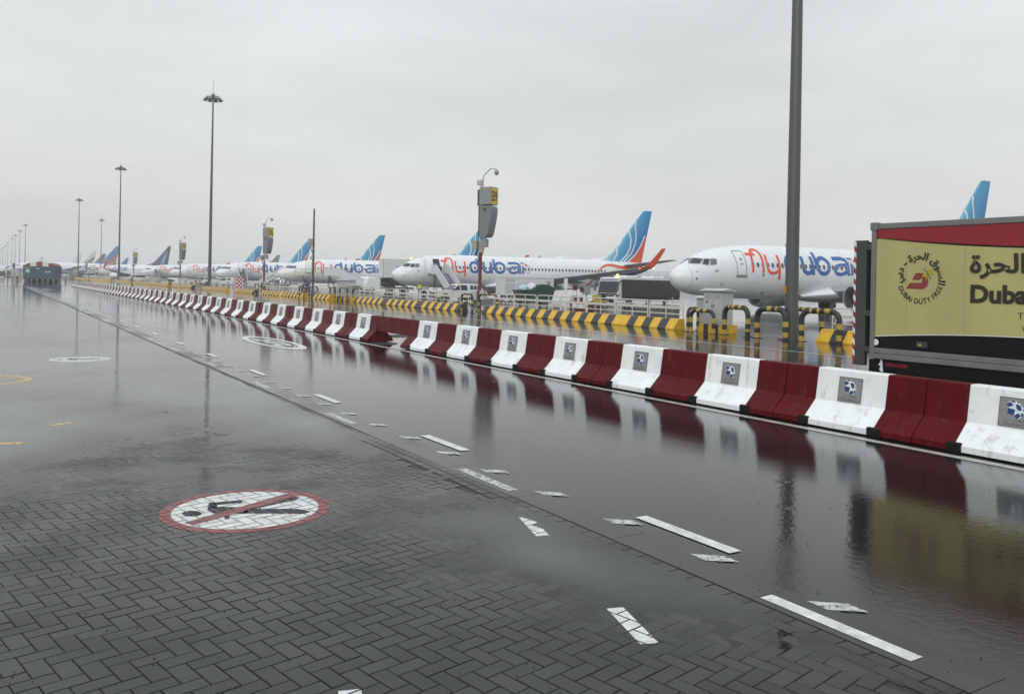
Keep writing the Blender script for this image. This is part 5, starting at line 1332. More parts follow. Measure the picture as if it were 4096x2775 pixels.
# ---------------------------------------------------------------- airstairs
m_st = M('airstair_white', (0.62, 0.63, 0.635), 0.4, var=0.05)
def stairs(label, loc, rotz, H=2.9, L=5.0, W=1.5, text='dnata', platform=1.9, d_mark=True):
    """foot of the flight at x=0, rising towards +x, then a level platform"""
    t = thing('airstairs', label, 'airstairs', loc, rotz, 'mobile airstairs beside the jets')
    n = 14
    for k in range(n):
        x = L * k / n; z = 0.45 + (H - 0.45) * (k + 1) / n
        MB().bbox(x, x + L / n + 0.04, -W / 2, W / 2, z - 0.05, z, 0.01).build('tread', m_grey, t)
    for s in (-1, 1):
        P = [(-0.25, 0.28), (0.1, 1.35), (L, H + 1.05), (L + platform, H + 1.05), (L + platform, H - 0.12), (L + 0.1, H - 0.12), (0.3, 0.28)]
        pn = MB().prism(P, s * (W / 2 + 0.01), s * (W / 2 + 0.06), axis='y').build('side_panel', m_st, t)
        MB().tube([(-0.3, s * (W / 2 + 0.035), 0.7), (0.05, s * (W / 2 + 0.035), 1.45), (L, s * (W / 2 + 0.035), H + 1.15), (L + platform, s * (W / 2 + 0.035), H + 1.15)], 0.035, 8).build('handrail', m_lip, t)
        if text:
            sl = math.atan2(H - 0.3, L); mt = MB()
            for sg in (s,):
                put_text(mt, text, 0.75, lambda u, v: (L * 0.52 - s * -1 * (u - 0.9) * math.cos(sl) * 1 - v * math.sin(sl) * 1 * 1, s * (W / 2 + 0.072), (0.28 + (H - 0.3) * 0.52) + 0.25 + (u - 0.9) * math.sin(sl) * s + v * math.cos(sl)) if s > 0 else (L * 0.52 + (u - 0.9) * math.cos(sl) - v * math.sin(sl), s * (W / 2 + 0.072), 0.28 + (H - 0.3) * 0.52 + 0.25 + (u - 0.9) * math.sin(sl) + v * math.cos(sl)))
            if s < 0: mt.build('lettering', M('navy_lettering', (0.02, 0.035, 0.075), 0.5, var=0), pn, fix=False)
            if d_mark and s < 0:
                md = MB(); put_text(md, 'd', 0.95, lambda u, v: (L + 0.55 + u, s * (W / 2 + 0.072), H + 0.12 + v)); md.build('mark', m_lblue, pn, fix=False)
    MB().bbox(L, L + platform, -W / 2, W / 2, H - 0.1, H, 0.01).build('platform', m_grey, t)
    ch = MB().bbox(-0.2, L + platform * 0.7, -W / 2 + 0.1, W / 2 - 0.1, 0.42, 0.62, 0.03)
    for x in (L * 0.55, L + platform * 0.6):
        for s in (-1, 1):
            ch.tube([(x - 0.9, s * 0.55, 0.6), (x, s * 0.55, H - 0.35 if x > L else 0.45 + (H - 0.45) * 0.5)], 0.06, 8)
            ch.tube([(x + 0.2, s * 0.55, 0.6), (x, s * 0.55, H - 0.15 if x > L else 0.45 + (H - 0.45) * 0.5)], 0.06, 8)
    ch.build('chassis', m_dark, t)
    for x in (0.7, L + 0.6):
        for s in (-1, 1): wheel(t, x, s * (W / 2 - 0.1), 0.33, 0.22)
    for s in (-1, 1):
        MB().bbox(L + platform, L + platform + 0.18, s * 0.5 - 0.15, s * 0.5 + 0.15, H - 0.1, H + 0.9, 0.05).build('buffer', m_rubber, t)
    return t
# docked at the open door: the door sits 5.3 m aft of the nose on the port side
def jet_pt(j, s, y):
    a = j.rotation_euler.z
    return Vector((j.location.x + s * math.cos(a) - y * math.sin(a), j.location.y + s * math.sin(a) + y * math.cos(a), 0))
def dock(j, label, s=5.3, **kw):
    H = kw.get('H', 2.9); L = kw.get('L', 5.0); pf = kw.get('platform', 1.9)
    p = jet_pt(j, s, -(1.98 + pf + L)); a = j.rotation_euler.z + PI / 2
    return stairs(label, p, a, **kw)
dock(JO[1], 'white airstairs docked at the open jet door, pickup at their foot')
dock(JO[3], 'white airstairs docked at the jet near the chequered pillar', text='')
dock(JO[5], 'grey-white airstairs far off beside the E11L jet', text='')
stairs('white airstairs slanting down beside the pale cabinet', (53.6, 130.6, 0), math.atan2(3.6, -6.4) , H=2.6, L=5.6, text='dnata', platform=2.2)
stairs('low white airstairs rising to the nose of the antenna pole jet', (43.6, 161, 0), R_(-25), H=2.9, L=4.2, W=1.4, d_mark=False)
# maintenance stand at the jet behind the antenna pole
pf = thing('work_platform', 'blue and yellow wheeled work platform under a jet nose', 'work platform', jet_pt(JO[2], 4.4, -3.4), R_(-5))
MB().bbox(-1.5, 1.5, -0.8, 0.8, 2.35, 2.45, 0.02).build('deck', m_hyel, pf)
for x in (-1.4, 0, 1.4):
    for s in (-1, 1):
        MB().tube([(x, s * 0.75, 2.45), (x, s * 0.75, 3.6)], 0.03, 6).build('rail_post', m_cream, pf)
for s in (-1, 1):
    for z in (3.0, 3.6):
        MB().tube([(-1.4, s * 0.75, z), (1.4, s * 0.75, z)], 0.03, 6).build('rail', m_cream, pf)
lg_ = MB(); 
for s in (-1, 1):
    for a, b in ((-0.2, 0.9), (0.9, -0.2)):
        lg_.tube([(a, s * 0.6, 0.2), (b, s * 0.6, 2.35)], 0.06, 6)
lg_.build('scissor_frame', M('blue_frame', (0.03, 0.06, 0.14), 0.5), pf)
# ---------------------------------------------------------------- catering truck with raised body
ct = thing('catering_truck', 'grey catering truck with its box body raised on a scissor lift', 'truck', (49.6, 117.6, 0), R_(-8))
cb = MB().bbox(0, 4.6, -1.2, 1.2, 2.3, 5.1, 0.04).build('box_body', M('pale_grey_box', (0.62, 0.625, 0.62), 0.45, var=0.04), ct)
for x in (0.03, 4.5):
    MB().box(x, x + 0.07, -1.215, -1.2, 2.3, 5.1).build('corner_post', m_grey, cb)
mt = MB(); put_text(mt, 'Emirates', 0.3, lambda u, v: (2.25 + u, -1.206, 3.35 + v), align='CENTER'); put_text(mt, 'Flight Catering', 0.24, lambda u, v: (2.25 + u, -1.206, 3.02 + v), align='CENTER')
for q in ((2.1, 3.75, 0.08), (2.25, 3.75, 0.14), (2.4, 3.75, 0.08)):
    mt.face([(q[0] - 0.06, -1.206, q[1]), (q[0] + 0.06, -1.206, q[1]), (q[0], -1.206, q[1] + q[2] * 4)])
mt.build('lettering', m_line, cb, fix=False)
sc2 = MB()
for s in (-1, 1):
    sc2.tube([(0.5, s * 0.7, 0.95), (4.0, s * 0.7, 2.25)], 0.08, 6); sc2.tube([(4.0, s * 0.78, 0.95), (0.5, s * 0.78, 2.25)], 0.08, 6)
sc2.build('scissor_lift', m_dark, ct)
MB().bbox(-1.9, 5.0, -0.5, 0.5, 0.6, 0.9, 0.03).build('chassis', m_dark, ct)
MB().prism([(-2.4, 0.5), (-2.4, 1.3), (-2.1, 2.1), (-1.9, 2.25), (-0.4, 2.25), (-0.4, 0.5)], -1.1, 1.1, axis='y').build('cab', m_white, ct)
MB().face([(-2.39, -0.95, 1.32), (-2.39, 0.95, 1.32), (-2.1, 0.9, 2.1), (-2.1, -0.9, 2.1)]).build('windscreen', m_glass, ct, fix=False)
for x in (-1.6, 3.6):
    for s in (-1, 1): wheel(ct, x, s * 0.95, 0.45, 0.3)
for x in (4.75, 5.1):
    MB().lathe([(0, 5.45), (0.1, 5.38), (0.12, 5.15), (0.05, 5.0)], n=10, c=(x - 0.3, -0.8 if x < 5 else 0.6, 0)).build('beacon', m_amber, ct)
# ---------------------------------------------------------------- ground unit, skip, tractor, posts
gu = thing('ground_unit', 'white louvred ground unit lettered dnata under the jet wing', 'ground unit', (51.4, 80.6, 0), R_(-6))
g_b = MB().bbox(-3.1, 3.1, -1.1, 1.1, 0.55, 2.6, 0.05).build('housing', m_st, gu)
MB().bbox(-3.14, 3.14, -1.14, 1.14, 2.5, 2.66, 0.03).build('roof_rim', m_st, gu)
for k0, x0, x1 in ((0, -2.9, -1.8), (1, -1.4, 0.4)):
    for k in range(9):
        z = 1.85 - k * 0.12
        MB().prism([(-1.135, z), (-1.1, z + 0.06), (-1.1, z - 0.01)], x0, x1, axis='x').build('louvre', m_lgrey, g_b)
MB().box(2.2, 2.7, -1.108, -1.1, 0.8, 2.2).build('access_door', m_grey, gu)
mt = MB(); put_text(mt, 'dnata', 0.5, lambda u, v: (-2.9 + u, -1.108, 2.06 + v)); mt.build('lettering', m_line, gu, fix=False)
for x in (-2.2, 2.2):
    for s in (-1, 1): wheel(gu, x, s * 0.95, 0.35, 0.24)
m_green = M('dark_green_skip', (0.018, 0.05, 0.038), 0.35, var=0.2)
sk = thing('rubbish_skip', 'dark green rubbish skip with half-open curved lid', 'skip', (41.9, 64.2, 0), R_(-8))
MB().prism([(-1.65, 1.32), (-1.35, 0.25), (1.35, 0.25), (1.65, 1.32)], -0.9, 0.9, axis='y').build('tub', m_green, sk)
MB().bbox(-1.7, 1.7, -0.95, 0.95, 1.3, 1.38, 0.02).build('rim', m_green, sk)
MB().prism([(-0.55, 1.4)] + arc(0.55, 1.4, 1.1, 0.5, 180, 0, 14) + [(1.65, 1.39)], -0.9, 0.9, axis='y').build('lid', m_green, sk)
for x in (-1, 1):
    for s in (-1, 1): wheel(sk, x, s * 0.7, 0.14, 0.1)
def lump(name, label, c, r, mat, seed):
    bm = bmesh.new(); bmesh.ops.create_icosphere(bm, subdivisions=3, radius=1)
    for v in bm.verts:
        k = 1 + 0.35 * noise.noise(v.co * 1.7 + Vector((seed, 0, 0))) + 0.12 * noise.noise(v.co * 5 + Vector((0, seed, 0)))
        v.co = Vector((v.co.x * r[0], v.co.y * r[1], v.co.z * r[2])) * k
    me = bpy.data.meshes.new(name); bm.to_mesh(me); bm.free(); me.materials.append(mat)
    for p in me.polygons: p.use_smooth = True
    return tag(link(name, me, None, c), label, 'rubbish bag')
m_bag = M('white_bag', (0.66, 0.68, 0.7), 0.3, var=0.06); m_bag2 = M('pale_blue_bag', (0.42, 0.55, 0.63), 0.3, var=0.08)
lump('rubbish_bag', 'white plastic rubbish bag heaped on the green skip', (41.5, 63.9, 1.62), (0.62, 0.5, 0.34), m_bag, 1.0)
lump('rubbish_bag', 'pale blue plastic rubbish bag lying in the green skip', (40.75, 64.1, 1.5), (0.5, 0.5, 0.33), m_bag2, 4.0)
tr = thing('tow_tractor', 'small yellow tow tractor with dark seat behind the guard rail', 'tractor', (42.0, 54.9, 0), R_(-10))
MB().prism([(-0.75, 0.35), (-0.75, 0.95), (-0.6, 1.15), (0.1, 1.15), (0.1, 0.7), (0.7, 0.7), (0.7, 0.35)], -0.45, 0.45, axis='y').build('body', m_hyel, tr)
MB().prism([(0.15, 0.7), (0.1, 1.1), (0.3, 1.22), (0.62, 1.2), (0.66, 0.75)], -0.25, 0.25, axis='y').build('seat', M('navy_seat', (0.02, 0.025, 0.05), 0.6), tr)
MB().tube([(-0.65, 0.3, 1.1), (-0.68, 0.3, 1.75)], 0.03, 6).build('mast_pole', m_hyel, tr)
MB().tube([(0.7, 0, 0.45), (3.4, 0, 0.5)], 0.09, 8).build('tow_bar', m_grey, tr)
for x, r in ((-0.45, 0.26), (0.4, 0.3), (2.9, 0.26)):
    for s in (-1, 1): wheel(tr, x, s * 0.48, r, 0.18)
m_sred = M('dark_red_band', (0.12, 0.012, 0.02), 0.45, var=0.1)
def post(name, label, x, y, h, r, cat='post', n=6):
    return tag(MB().tube([(0, 0, h * k / (n * 2)) for k in range(n * 2 + 1)], r, 10, mfn=lambda i: (i // 2) % 2).build(name, [m_white, m_sred], loc=(x, y, 0)), label, cat)
post('striped_post', 'stout red and white banded post by the grey meter box', 29.9, 41.3, 1.98, 0.14)
post('striped_post', 'shorter red and white banded post beside the stout one', 30.2, 41.05, 1.85, 0.1)
wp = thing('meter_post', 'white flat-topped meter post rising behind the guard rail', 'post', (29.3, 41.4, 0))
MB().tube([(0, 0, 0), (0, 0, 1.72)], 0.07, 10).build('stem', m_white, wp); MB().bbox(-0.05, 0.05, -0.13, 0.13, 1.72, 2.34, 0.02).build('head', m_white, wp)
mb_ = thing('meter_box', 'grey meter box on a leg next to the banded posts', 'meter box', (30.45, 40.9, 0))
MB().bbox(-0.15, 0.15, -0.2, 0.2, 1.42, 1.92, 0.02).build('box', m_grey, mb_); MB().tube([(0, 0, 0), (0, 0, 1.42)], 0.05, 8).build('leg', m_grey, mb_)
ra = thing('hydrant_rack', 'low dark red hydrant rack with black and cream banded arms', 'hydrant rack', (31.2, 42.4, 0), R_(80))
MB().bbox(-0.9, 0.9, -0.4, 0.4, 0.25, 0.55, 0.04).build('base', m_sred, ra); MB().prism([(-0.8, 1.0), (-0.55, 1.35), (0.7, 1.35), (0.95, 1.0)], -0.4, 0.4, axis='y').build('hood', m_white, ra)
for s in (-1, 1):
    for x in (-0.75, 0.75): MB().tube([(x, s * 0.35, 0), (x, s * 0.35, 1.05)], 0.06, 8).build('leg', m_sred, ra)
    MB().tube([(-1.2 + 0.15 * k, s * 0.45, 0.85) for k in range(17)], 0.07, 8, mfn=lambda i: i % 2).build('banded_arm', [m_hblk, m_cream], ra)
for p, w in (((72.5, 84.2), 'far out behind the bus'),):
    cn = thing('traffic_cone', 'small orange traffic cone ' + w, 'traffic cone', (p[0], p[1], 0))
    MB().lathe([(0.16, 0.03), (0.03, 0.7), (0, 0.7)], n=12).build('cone', M('cone_orange', (0.6, 0.1, 0.03), 0.5), cn); MB().bbox(-0.2, 0.2, -0.2, 0.2, 0, 0.03, 0.01).build('base', m_dark, cn)
for x, y in ((52.5, 66.0), (58, 63.6), (62.5, 60.2)):
    tag(post('chain_post', 'thin dark marker post standing on the apron', x, y, 1.0, 0.03), 'thin dark banded marker post standing on the apron', 'post', 'marker posts on the apron')
# ---------------------------------------------------------------- person in a hi-vis vest by the stairs
def person(loc, rotz, label):
    me = bpy.data.meshes.new('person')
    J = {'pelvis': (0, 0, .95, .15), 'waist': (0, 0, 1.1, .14), 'chest': (0.02, 0, 1.32, .17), 'neck': (0.02, 0, 1.5, .065), 'head': (0.04, 0, 1.64, .105), 'crown': (0.03, 0, 1.74, .085)}
    E_ = [('pelvis', 'waist'), ('waist', 'chest'), ('chest', 'neck'), ('neck', 'head'), ('head', 'crown')]
    for s, q in ((1, 'l'), (-1, 'r')):
        J.update({'sh' + q: (0.01, s * .19, 1.43, .07), 'el' + q: (-.04 + .06 * (s < 0), s * .25, 1.15, .05), 'wr' + q: (.12 + .1 * (s < 0), s * .23, .95 + .1 * (s < 0), .036), 'ha' + q: (.17 + .1 * (s < 0), s * .22, .88 + .1 * (s < 0), .04),
                  'hip' + q: (0, s * .1, .9, .1), 'kn' + q: (.03 * s, s * .11, .5, .07), 'an' + q: (-.02 * s, s * .11, .1, .05), 'to' + q: (.16 - .02 * s, s * .12, .045, .045)})
        E_ += [('chest', 'sh' + q), ('sh' + q, 'el' + q), ('el' + q, 'wr' + q), ('wr' + q, 'ha' + q), ('pelvis', 'hip' + q), ('hip' + q, 'kn' + q), ('kn' + q, 'an' + q), ('an' + q, 'to' + q)]
    ks = list(J); me.from_pydata([J[k][:3] for k in ks], [(ks.index(a), ks.index(b)) for a, b in E_], [])
    o = link('person', me, None, loc, rotz)
    md = o.modifiers.new('skin', 'SKIN'); sv = me.skin_vertices[0].data
    for i, k in enumerate(ks): sv[i].radius = (J[k][3],) * 2; sv[i].use_root = (k == 'pelvis')
    o.modifiers.new('sub', 'SUBSURF').levels = 1
    dg_ = bpy.context.evaluated_depsgraph_get(); dg_.update()
    m2 = bpy.data.meshes.new_from_object(o.evaluated_get(dg_)); o.modifiers.clear(); o.data = m2
    for mt_ in (M('dark_trousers', (0.03, 0.032, 0.04), 0.8), M('hi_vis_yellow', (0.5, 0.6, 0.05), 0.6), M('brown_skin', (0.16, 0.08, 0.05), 0.5), M('dark_cap', (0.02, 0.02, 0.025), 0.7)): m2.materials.append(mt_)
    for p in m2.polygons:
        z = p.center.z; p.use_smooth = True
        p.material_index = 3 if z > 1.69 else (2 if z > 1.5 or (abs(p.center.y) > .18 and z < 1.05 and z > .8) else (1 if z > 0.98 else 0))
    vest = MB().lathe([(0.195, 1.0), (0.2, 1.15), (0.215, 1.33), (0.17, 1.46)], n=18).build('safety_vest', M('hi_vis_yellow', (0.5, 0.6, 0.05)), o)
    MB().lathe([(0.205, 1.1), (0.206, 1.15)], n=18).build('reflective_band', m_whp, vest)
    return tag(o, label, 'person')
person((44.3, 93.0, 0), R_(-100), 'person in a yellow safety vest and dark trousers below the jet nose')
# ---------------------------------------------------------------- far vehicles
bus('dark airport bus seen end-on beside the fourth mast', tuple(atZ(300, 330)[:2]) + (0,), R_(70), M('charcoal_bus', (0.03, 0.03, 0.034), 0.3), L=11, H=3.0)
FV = [(352, 335, 20, 'white minivan next to the dark bus', m_cw, True, 5.2, 2.2), (405, 320, -5, 'dark car crossing before the far jet', m_dark, False, 4.4, 1.5), (430, 318, 175, 'white car following the dark one', m_cw, False, 4.3, 1.5),
      (545, 240, 5, 'white van under the nose of the E11L jet', m_cw, True, 5.0, 2.0), (610, 235, 180, 'silver car behind the far guard rail', m_cs, False, 4.3, 1.45), (660, 215, 175, 'dark car behind the far railing', m_dark, False, 4.3, 1.45), (250, 480, 10, 'white van near the freighter nose', m_cw, True, 6.5, 2.8), (365, 380, 0, 'grey van below the small sign pole', m_cs, True, 6, 2.6)]
for px, dp, a, w, paint, van, L, H in FV:
    p = atZ(px, dp); car(w, (p.x, p.y, 0), R_(a), paint, L, H, 'service_van' if van else 'parked_car', van)
pickup('white pickup beside the thin mast railing', tuple(atZ(905, 172)[:2]) + (0,), R_(-60))
pickup('white pickup half hidden behind the second mast', tuple(atZ(800, 185)[:2]) + (0,), R_(-10))
# ---------------------------------------------------------------- delivery truck on the far carriageway
m_tcream = M('cream_panel', (0.46, 0.42, 0.165), 0.38, var=0.1, scale=1.4, detail=6, streak=0.25)
m_tred = M('crimson_panel', (0.27, 0.008, 0.018), 0.38, var=0.08)
m_tblk = M('black_panel', (0.006, 0.006, 0.006), 0.45, var=0.3, spec=0.15)
m_trail = M('aluminium_rail', (0.20, 0.20, 0.2), 0.45, metal=0.3, var=0.12, scale=3)
TX = 13.6; TY0, TY1 = 3.1, 9.66; ZB, ZT = 0.85, 3.27
tk = thing('delivery_truck', 'cream box delivery truck with crimson top band, folded tail lift and black lettering', 'truck', (TX, 6.4, 0))
OX, OY = TX, 6.4
def tw(Y, z, off=0.0):
    return (TX - off - OX, Y - OY, z)
bx_ = MB().box(0.02, 2.42, TY0 - OY + 0.02, TY1 - OY - 0.02, ZB + 0.02, ZT - 0.02).build('box_body', m_tcream, tk)
def strip(name, ys, lo, hi, mat, off, par=tk):
    mb = MB()
    for a, b in zip(ys, ys[1:]):
        mb.face([tw(a, lo(a), off), tw(b, lo(b), off), tw(b, hi(b), off), tw(a, hi(a), off)])
    return mb.build(name, mat, par, fix=False)
ys = [TY1 - 0.06 - (TY1 - TY0 - 0.1) * k / 40 for k in range(41)]
redlo = lambda Y: 2.79 + 0.235 * max(0, (Y - 6.6) / 3.0) ** 1.5
blkhi = lambda Y: 1.39 - 0.155 * max(0, (Y - 6.8) / 2.85) ** 1.9
strip('cream_skin', ys, lambda Y: blkhi(Y) + 0.012, lambda Y: redlo(Y) - 0.03, m_tcream, 0.003, bx_)
strip('red_band', ys, redlo, lambda Y: ZT - 0.1, m_tred, 0.003, bx_)
strip('black_pinstripe', ys, lambda Y: redlo(Y) - 0.028 * min(1, (9.7 - Y) / 1.5), redlo, m_tblk, 0.003, bx_)
strip('black_band', ys, lambda Y: 1.04, blkhi, m_tblk, 0.003, bx_)
strip('pale_pinstripe', ys, blkhi, lambda Y: blkhi(Y) + 0.012, m_whp, 0.003, bx_)
for z0, z1, nm in ((ZT - 0.1, ZT, 'top_rail'), (0.95, 1.045, 'lower_rail'), (0.85, 0.946, 'lower_rail')):
    MB().bbox(-0.022, 0.04, TY0 - OY, TY1 - OY - 0.03, z0, z1, 0.012).build(nm, m_trail, bx_)
for Y in (TY1 - 0.05, TY0):
    MB().bbox(-0.03, 0.06, Y - OY - 0.03, Y - OY + 0.06, ZB - 0.02, ZT + 0.01, 0.012).build('corner_post', m_trail, bx_)
MB().bbox(-0.045, 0.07, TY1 - OY - 0.12, TY1 - OY + 0.03, ZT - 0.12, ZT + 0.02, 0.012).build('corner_casting', m_trail, bx_)
for Y in (8.98, 7.95, 6.95, 5.9, 4.9):
    MB().box(-0.0042, -0.0034, Y - OY - 0.003, Y - OY + 0.003, 1.42, 2.78).build('panel_seam', M('seam_grey', (0.26, 0.25, 0.13), 0.5, var=0), bx_)
MB().bbox(-0.03, -0.003, 8.56 - OY, 8.76 - OY, 1.11, 1.21, 0.01).build('side_marker', m_dark, bx_); MB().box(-0.034, -0.03, 8.66 - OY, 8.73 - OY, 1.14, 1.17).build('marker_lens', M('amber_lens', (0.45, 0.3, 0.05), 0.3, var=0), bx_)
MB().lathe([(0.0, -0.016), (0.052, -0.016), (0.06, -0.004), (0.06, 0.0)], axis='x', n=18, c=(0, 9.56 - OY, 1.14)).build('speed_disc', m_whp, bx_)
# roundel lettering, bent along a circle
cY, cZ = 8.73, 2.285
def bend(mb, body, size, R, mid, inward, m=0, **kw):
    vs_, fs_ = text2d(body, size, align='CENTER', **kw)
    def f(u, v):
        if inward: a = math.radians(mid) + u / R; r = R - v
        else: a = math.radians(mid) - u / R; r = R + v
        return tw(cY - r * math.cos(a), cZ + r * math.sin(a), 0.006)
    ii = islands(len(vs_), fs_)
    mb.raw([(f(u, v)[0] - 0.0005 * ii[k],) + f(u, v)[1:] for k, (u, v) in enumerate(vs_)], fs_, m)
rl = MB(); bend(rl, 'DUBAI DUTY FREE', 0.125, 0.43, 270, True, bold=0.002, spacing=1.05)
bend(rl, '\uFEF2\uFE91\uFEA9 - \uFE93\uFEAE\uFEA4\uFEDF\uFE8D \uFED5\uFEEE\uFEB4\uFEDF\uFE8D', 0.17, 0.335, 88, False, bold=0.005)
rl.build('roundel_lettering', m_blkp, bx_, fix=False)
def pxw(x, y, off=0.006):
    Y, z = onX(3480 + x / 4.4975, 950 + y / 4.4975, TX); return tw(Y, z, off)
lo_ = MB(); DP = ([(830, 640), (965, 640), (945, 712), (895, 765), (760, 760)], [(965, 640), (1050, 720), (1055, 800), (940, 815), (945, 712)], [(720, 815), (940, 815), (1055, 800), (1030, 880), (950, 930), (655, 920)])
for P in DP:
    lo_.face([pxw(*p) for p in P], 0)
    for k in range(13):
        yc = 652 + k * 23
        C = clip([(p[0] - 850, p[1] - yc) for p in P], 300, 5.5)
        if C: lo_.face([pxw(p[0] + 850, p[1] + yc, 0.008) for p in C], 1)
for P in ([(1045, 600), (1075, 565), (1115, 565), (1130, 600), (1115, 640), (1165, 670), (1150, 680), (1085, 665), (1060, 640)], [(950, 690), (960, 650), (1010, 645), (1040, 680), (1040, 740), (1015, 775), (1010, 740), (1015, 705), (980, 715), (955, 715)]):
    lo_.face([pxw(*p, 0.010) for p in P], 2)
for pts, w, mi in (([(1020, 600), (1060, 675), (1105, 750)], 18, 3), ([(1015, 605), (990, 560), (1008, 525), (1026, 536)], 6, 3), ([(1010, 610), (970, 582), (935, 600)], 6, 3)):
    for q in stroke2d(pts, w): lo_.face([pxw(p.x, p.y, 0.012) for p in q], mi)
lo_.build('emblem', [M('emblem_red', (0.42, 0.07, 0.06), 0.4, var=0), M('emblem_dark_red', (0.12, 0.01, 0.012), 0.4, var=0), M('emblem_yellow', (0.42, 0.36, 0.02), 0.4, var=0), M('emblem_olive', (0.16, 0.15, 0.03), 0.4, var=0)], bx_, fix=False)
m_brown = M('dark_brown_print', (0.022, 0.018, 0.01), 0.45, var=0)
for nm, txt_, size, Y, z, k, bd in (('latin_lettering', 'Dubai Duty Free', 0.385, 7.86, 1.92, 1.08, 0.016), ('arabic_lettering', '\uFE93\uFEAE\uFEA4\uFEDF\uFE8D \uFED5\uFEEE\uFEB4\uFEDF\uFE8D', 0.40, 7.86, 2.40, 1.15, 0.012), ('small_lettering', 'To', 0.15, 7.10, 1.67, 1, 0), ('small_lettering', 'W', 0.15, 7.03, 1.46, 1, 0)):
    bl = MB(); put_text(bl, txt_, size, lambda u, v: tw(Y - u * k, z + v, 0.006), bold=bd, nudge=(-0.0006, 0, 0)); bl.build(nm, m_brown, bx_, fix=False)
# underside, tail lift, running gear, cab
MB().bbox(0.03, 2.38, TY0 - OY, 9.72 - OY, 0.52, 0.846, 0.02).build('skirt', m_tblk, tk)
MB().bbox(0.5, 1.9, 0.6 - OY, 9.5 - OY, 0.5, 0.82, 0.03).build('chassis', m_dark, tk)
dh = MB(); put_text(dh, 'DHOLLANDIA', 0.075, lambda u, v: tw(9.38 - u * 0.9, 0.735 + v, -0.022), bold=0.004); dh.build('lift_lettering', M('lift_red_print', (0.25, 0.012, 0.015), 0.5, var=0), tk, fix=False)
fg = MB(); fg.face([tw(Y, z, -0.022) for Y, z in ((9.42, 0.62), (9.44, 0.83), (9.47, 0.85), (9.48, 0.79), (9.52, 0.74), (9.47, 0.72), (9.5, 0.66), (9.46, 0.62))]); fg.build('lift_emblem', m_whp, tk, fix=False)
tl = MB().bbox(0.1, 2.3, 9.86 - OY, 9.98 - OY, 0.95, 2.96, 0.02).build('tail_lift', m_dark, tk)
MB().bbox(0.02, 0.1, 9.8 - OY, 10.06 - OY, 0.7, 2.98, 0.015).build('lift_edge', m_dark, tl)
for z in (0.95, 1.6, 2.8):
    MB().bbox(0.0, 0.14, 9.66 - OY, 9.83 - OY, z, z + 0.1, 0.01).build('hinge', m_dark, tl)
cv = MB()
for k in range(22):
    z = 0.75 + k * 0.1
    cv.face([(0.018, 10.01 - OY, z), (0.018, 10.06 - OY, z + 0.05), (0.018, 10.06 - OY, z + 0.15), (0.018, 10.01 - OY, z + 0.1)], k % 2)
cv.build('chevron_strip', [M('chevron_red', (0.4, 0.02, 0.02), 0.4, var=0), m_whp], tl, fix=False)
tc_ = MB().prism([(2.9, 0.45), (0.95, 0.45), (0.85, 1.3), (1.15, 2.45), (1.4, 2.6), (2.9, 2.65)], 0.08, 2.3, axis='x')
for k in range(len(tc_.v)):
    tc_.v[k] = (tc_.v[k][0], tc_.v[k][1] - OY, tc_.v[k][2])
cabo = tc_.build('cab', m_white, tk)
MB().face([(0.075, 2.6 - OY, 1.4), (0.075, 1.15 - OY, 1.4), (0.075, 1.35 - OY, 2.3), (0.075, 2.6 - OY, 2.3)]).build('cab_window', m_glass, cabo, fix=False)
for Y in (1.8, 7.9):
    for x in (0.3, 2.1):
        wt = MB().lathe([(0.28, -0.15), (0.42, -0.16), (0.47, -0.1), (0.47, 0.1), (0.42, 0.16), (0.28, 0.15)], axis='x', n=22, c=(x, Y - OY, 0.47)).build('wheel', m_tyre, tk)
        MB().lathe([(0, -0.1), (0.28, -0.12), (0.28, 0.12), (0, 0.1)], axis='x', n=16, c=(x, Y - OY, 0.47)).build('rim', m_rim, wt)

# ---------------------------------------------------------------- blue container group on the island far down the road
a0 = R_(-32)
cp_ = thing('blue_container', 'dark blue container with a red and white striped arched roof', 'container', (9.83, 217.6, 0), a0)
MB().bbox(-3.6, 3.6, 0, 2.6, 0.7, 3.35, 0.05).build('body', M('container_blue', (0.022, 0.055, 0.1), 0.45, var=0.1), cp_)
MB().box(-3.75, -3.61, 0.05, 2.6, 0.5, 3.7).build('end_door', M('container_brown', (0.13, 0.1, 0.085), 0.6, var=0.15), cp_)
for k in range(5):
    x0 = -3.4 + k * 1.36
    P = [(x0 + 1.36 * u, 3.55 + (0.85 if True else 0) * max(0.0, math.sin(PI * ((x0 + 1.36 * u + 3.4) / 6.8))) ** 0.6 * 1.0) for u in (0, 0.5, 1)]
    r = MB(); r.prism([(x0, 3.36), (x0 + 1.355, 3.36)] + [(p[0] - (0.005 if j == 0 else 0), p[1]) for j, p in enumerate(P[::-1])], -0.1, 2.7, axis='y')
    r.build('roof_stripe', M('roof_red', (0.2, 0.02, 0.03), 0.5) if k % 2 == 0 else M('roof_white', (0.66, 0.66, 0.6), 0.5), cp_)
MB().bbox(-3.5, 3.5, 0.15, 2.5, 0.0, 0.66, 0.05).build('base', m_rubber, cp_)
for x, z, w in ((-0.4, 2.9, 0.7), (1.9, 2.15, 1.3)):
    MB().box(x - w / 2, x + w / 2, -0.01, 0.0, z - 0.12, z + 0.12).build('label_plate', m_lgrey, cp_)
for k in range(6):
    MB().bbox(-3.2 + k * 1.25, -2.75 + k * 1.25, -0.12, 0.14, 0.05, 0.55, 0.03).build('fork_pocket', m_hblk, cp_)
    MB().bbox(-3.1 + k * 1.25, -2.9 + k * 1.25, -0.16, -0.12, 0.2, 0.4, 0.01).build('pocket_reflector', m_cream, cp_)
Gc = 'yellow and black hoop guard '
